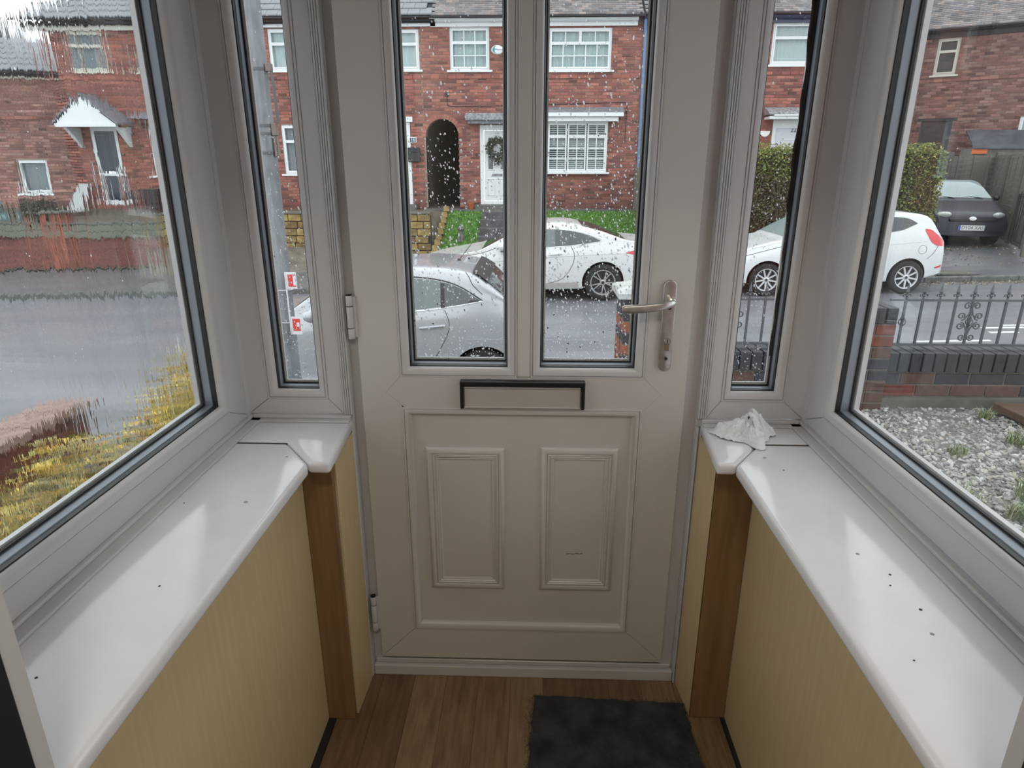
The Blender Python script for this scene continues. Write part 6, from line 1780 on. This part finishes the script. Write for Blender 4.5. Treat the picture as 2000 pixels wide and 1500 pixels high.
ts_.grid(lambda u, v: (-13.95 + 0.24 * u + 0.03 * math.sin(v * 9), 15.16 + 0.12 * math.sin(u * 7 + v * 4), 0.16 + 0.50 * v + 0.04 * math.sin(u * 9)), 14, 14)
tag(ts_.build('plastic_sheet', mat('teal_plastic', (0.10, 0.27, 0.30, 1), 0.35, col2=(0.28, 0.38, 0.40, 1), scale=7), None, smooth=True, recalc=False), 'crumpled teal plastic sheet propped among clutter behind the garden wall', 'sheet')
lbm = MB().prism([(-12.55, 16.05, 0.35), (-12.22, 16.05, 0.35), (-12.38, 16.8, 1.02), (-12.68, 16.8, 1.02)], (0, 0.03, 0.02))
tag(lbm.build('leaning_board', mat('pale_grey_board', (0.42, 0.45, 0.45, 1), 0.6), None), 'pale grey board leaning beside the canopied front door', 'board')
tr = root('planter_trough', (-10.5, 16.5, 0.4), 'dark trough planter under the ground floor window of the end house', 'planter')
bx('trough', M['black_gut'], tr, (-10.75, -10.2, 16.4, 16.65, 0.40, 0.92), bevel=0.02)
bx('soil', M['soil'], tr, (-10.72, -10.23, 16.43, 16.62, 0.90, 0.925))

# ---- clipped hedge
hg_ = root('hedge', (6.4, 13.2, -0.4), 'clipped privet hedge with yellow-green top behind the white hatchback', 'hedge')
bx('inner_core', mat('dark_hedge_core', (0.035, 0.032, 0.022, 1), 0.9), hg_, (3.75, 8.45, 12.95, 13.6, -0.6, 1.74))  # solid dark brown core keeps the hedge opaque
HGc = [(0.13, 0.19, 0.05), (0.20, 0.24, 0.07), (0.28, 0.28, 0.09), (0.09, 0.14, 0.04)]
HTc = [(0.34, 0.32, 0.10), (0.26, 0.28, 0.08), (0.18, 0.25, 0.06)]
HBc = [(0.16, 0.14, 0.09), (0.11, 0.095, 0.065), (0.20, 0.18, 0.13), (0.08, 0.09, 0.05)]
mb = MB(); rq = random.Random(91)
def lp_(x, y, z):
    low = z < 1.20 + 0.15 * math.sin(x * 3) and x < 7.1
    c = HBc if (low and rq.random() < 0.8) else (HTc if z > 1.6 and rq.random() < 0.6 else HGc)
    leaves(mb, [(x, y, z)], rq, c, 0.035, 0.075)
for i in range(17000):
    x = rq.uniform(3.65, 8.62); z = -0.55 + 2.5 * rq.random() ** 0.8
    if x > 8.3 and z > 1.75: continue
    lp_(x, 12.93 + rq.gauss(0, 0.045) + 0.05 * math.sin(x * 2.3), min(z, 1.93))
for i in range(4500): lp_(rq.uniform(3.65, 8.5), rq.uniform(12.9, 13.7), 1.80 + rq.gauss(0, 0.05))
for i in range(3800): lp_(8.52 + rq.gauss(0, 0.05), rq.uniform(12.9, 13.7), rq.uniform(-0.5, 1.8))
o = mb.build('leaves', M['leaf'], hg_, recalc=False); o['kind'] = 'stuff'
tw_ = MB()
for i in range(420):
    x = rq.uniform(3.7, 8.4); z = rq.uniform(-0.4, 1.1); a = rq.gauss(0, 0.5)
    tw_.tube([(x, 12.92 + rq.uniform(-0.05, 0.02), z), (x + 0.35 * math.sin(a), 12.90 + rq.uniform(-0.06, 0.02), z + 0.4 * math.cos(a))], [0.007, 0.004], 4, caps=False)
o = tw_.build('bare_twigs', mat('brown_hedge_twig', (0.15, 0.125, 0.09, 1), 0.9), hg_); o['kind'] = 'stuff'

# ---- timber panel fence, shed and open gate by the driveway
pf = root('panel_fence', (11.4, 15.5, -0.1), 'weathered timber panel fence with concrete posts round the driveway', 'fence')
fencewood = mat('weathered_lap_board', (0.215, 0.205, 0.175, 1), 0.8, col2=(0.14, 0.135, 0.115, 1), scale=4, stretch=(0.7, 3, 5))
def fence_run(p0, p1, n, zb, zt):
    p0, p1 = Vector((*p0, 0)), Vector((*p1, 0))
    d = (p1 - p0) / n; ang = math.atan2(d.y, d.x); L = d.length
    brd = MB().box(-L / 2 + 0.06, L / 2 - 0.06, -0.012, 0.012, -0.078, 0.078).mesh('fence_board', fencewood)
    post = MB().box(-0.05, 0.05, -0.05, 0.05, 0, 1).mesh('fence_post', M['conc'], bevel=0.008)
    bat = MB().box(-0.02, 0.02, -0.02, 0.02, 0, 1).mesh('fence_batten', M['oldwood'])
    gvb = MB().box(-L / 2 + 0.05, L / 2 - 0.05, -0.025, 0.025, 0, 0.62).mesh('gravel_board', M['conc'])
    for i in range(n + 1):
        q = p0 + d * i
        place('fence_post', post, pf, (q.x, q.y, zb - 0.2), (0, 0, ang), (1, 1, zt - zb + 0.25))
    for i in range(n):
        q = p0 + d * (i + 0.5)
        place('gravel_board', gvb, pf, (q.x, q.y, zb - 0.05), (0, 0, ang))
        zz = zb + 0.65
        while zz < zt - 0.02:
            place('fence_board', brd, pf, (q.x, q.y, zz), (0.12, 0, ang)); zz += 0.13
        for s in (-0.33, 0.0, 0.33):
            place('fence_batten', bat, pf, (q.x + d.x * s - 0.03 * math.sin(ang) * -1, q.y + d.y * s - 0.03, zb + 0.55), (0, 0, ang), (1, 1, zt - zb - 0.57))
fence_run((10.15, 17.52), (12.65, 17.52), 2, -0.02, 1.81)
fence_run((12.60, 17.42), (10.30, 12.5), 3, -0.12, 1.72)
sh = root('shed', (12.9, 18.0, -0.2), 'timber shed with a dark felt roof behind the panel fence', 'shed')
bx('shed_wall', M['oldwood'], sh, (12.1, 13.6, 17.75, 18.3, -0.2, 1.96))
MB().prism([(12.0, 17.62, 1.95), (13.9, 17.62, 1.95), (13.9, 18.5, 2.42), (12.25, 18.5, 2.42)], (0, 0, 0.05)).build('felt_roof', mat('blue_black_roofing_felt', (0.055, 0.06, 0.075, 1), 0.5, col2=(0.10, 0.105, 0.125, 1), scale=4), sh)
bx('orange_panel', mat('orange_panel', srgb(226, 120, 60), 0.6), sh, (12.05, 12.45, 17.70, 17.74, 1.82, 1.94))
ig = root('iron_gate', (10.8, 13.6, -0.1), 'open black iron gate folded back along the timber fence', 'gate')
ga = Vector((10.10, 12.2, 0)); gd = Vector((0.42, 0.907, 0)); gl = 1.15
def gp_(t, z, o_=0.0): return (ga.x + gd.x * t - 0.12 + o_, ga.y + gd.y * t, z)
bl_ = M['black_gut']
for t in (0.0, gl): MB().tube([gp_(t, -0.12), gp_(t, 0.93)], 0.022, 6).build('gate_stile', bl_, ig)
for z in (-0.02, 0.80, 0.90): MB().tube([gp_(0, z), gp_(gl, z)], 0.013, 6).build('gate_rail', bl_, ig)
for i in range(1, 6):
    MB().tube([gp_(gl * i / 6, -0.02), gp_(gl * i / 6, 0.98)], 0.009, 5).build('gate_bar', bl_, ig)
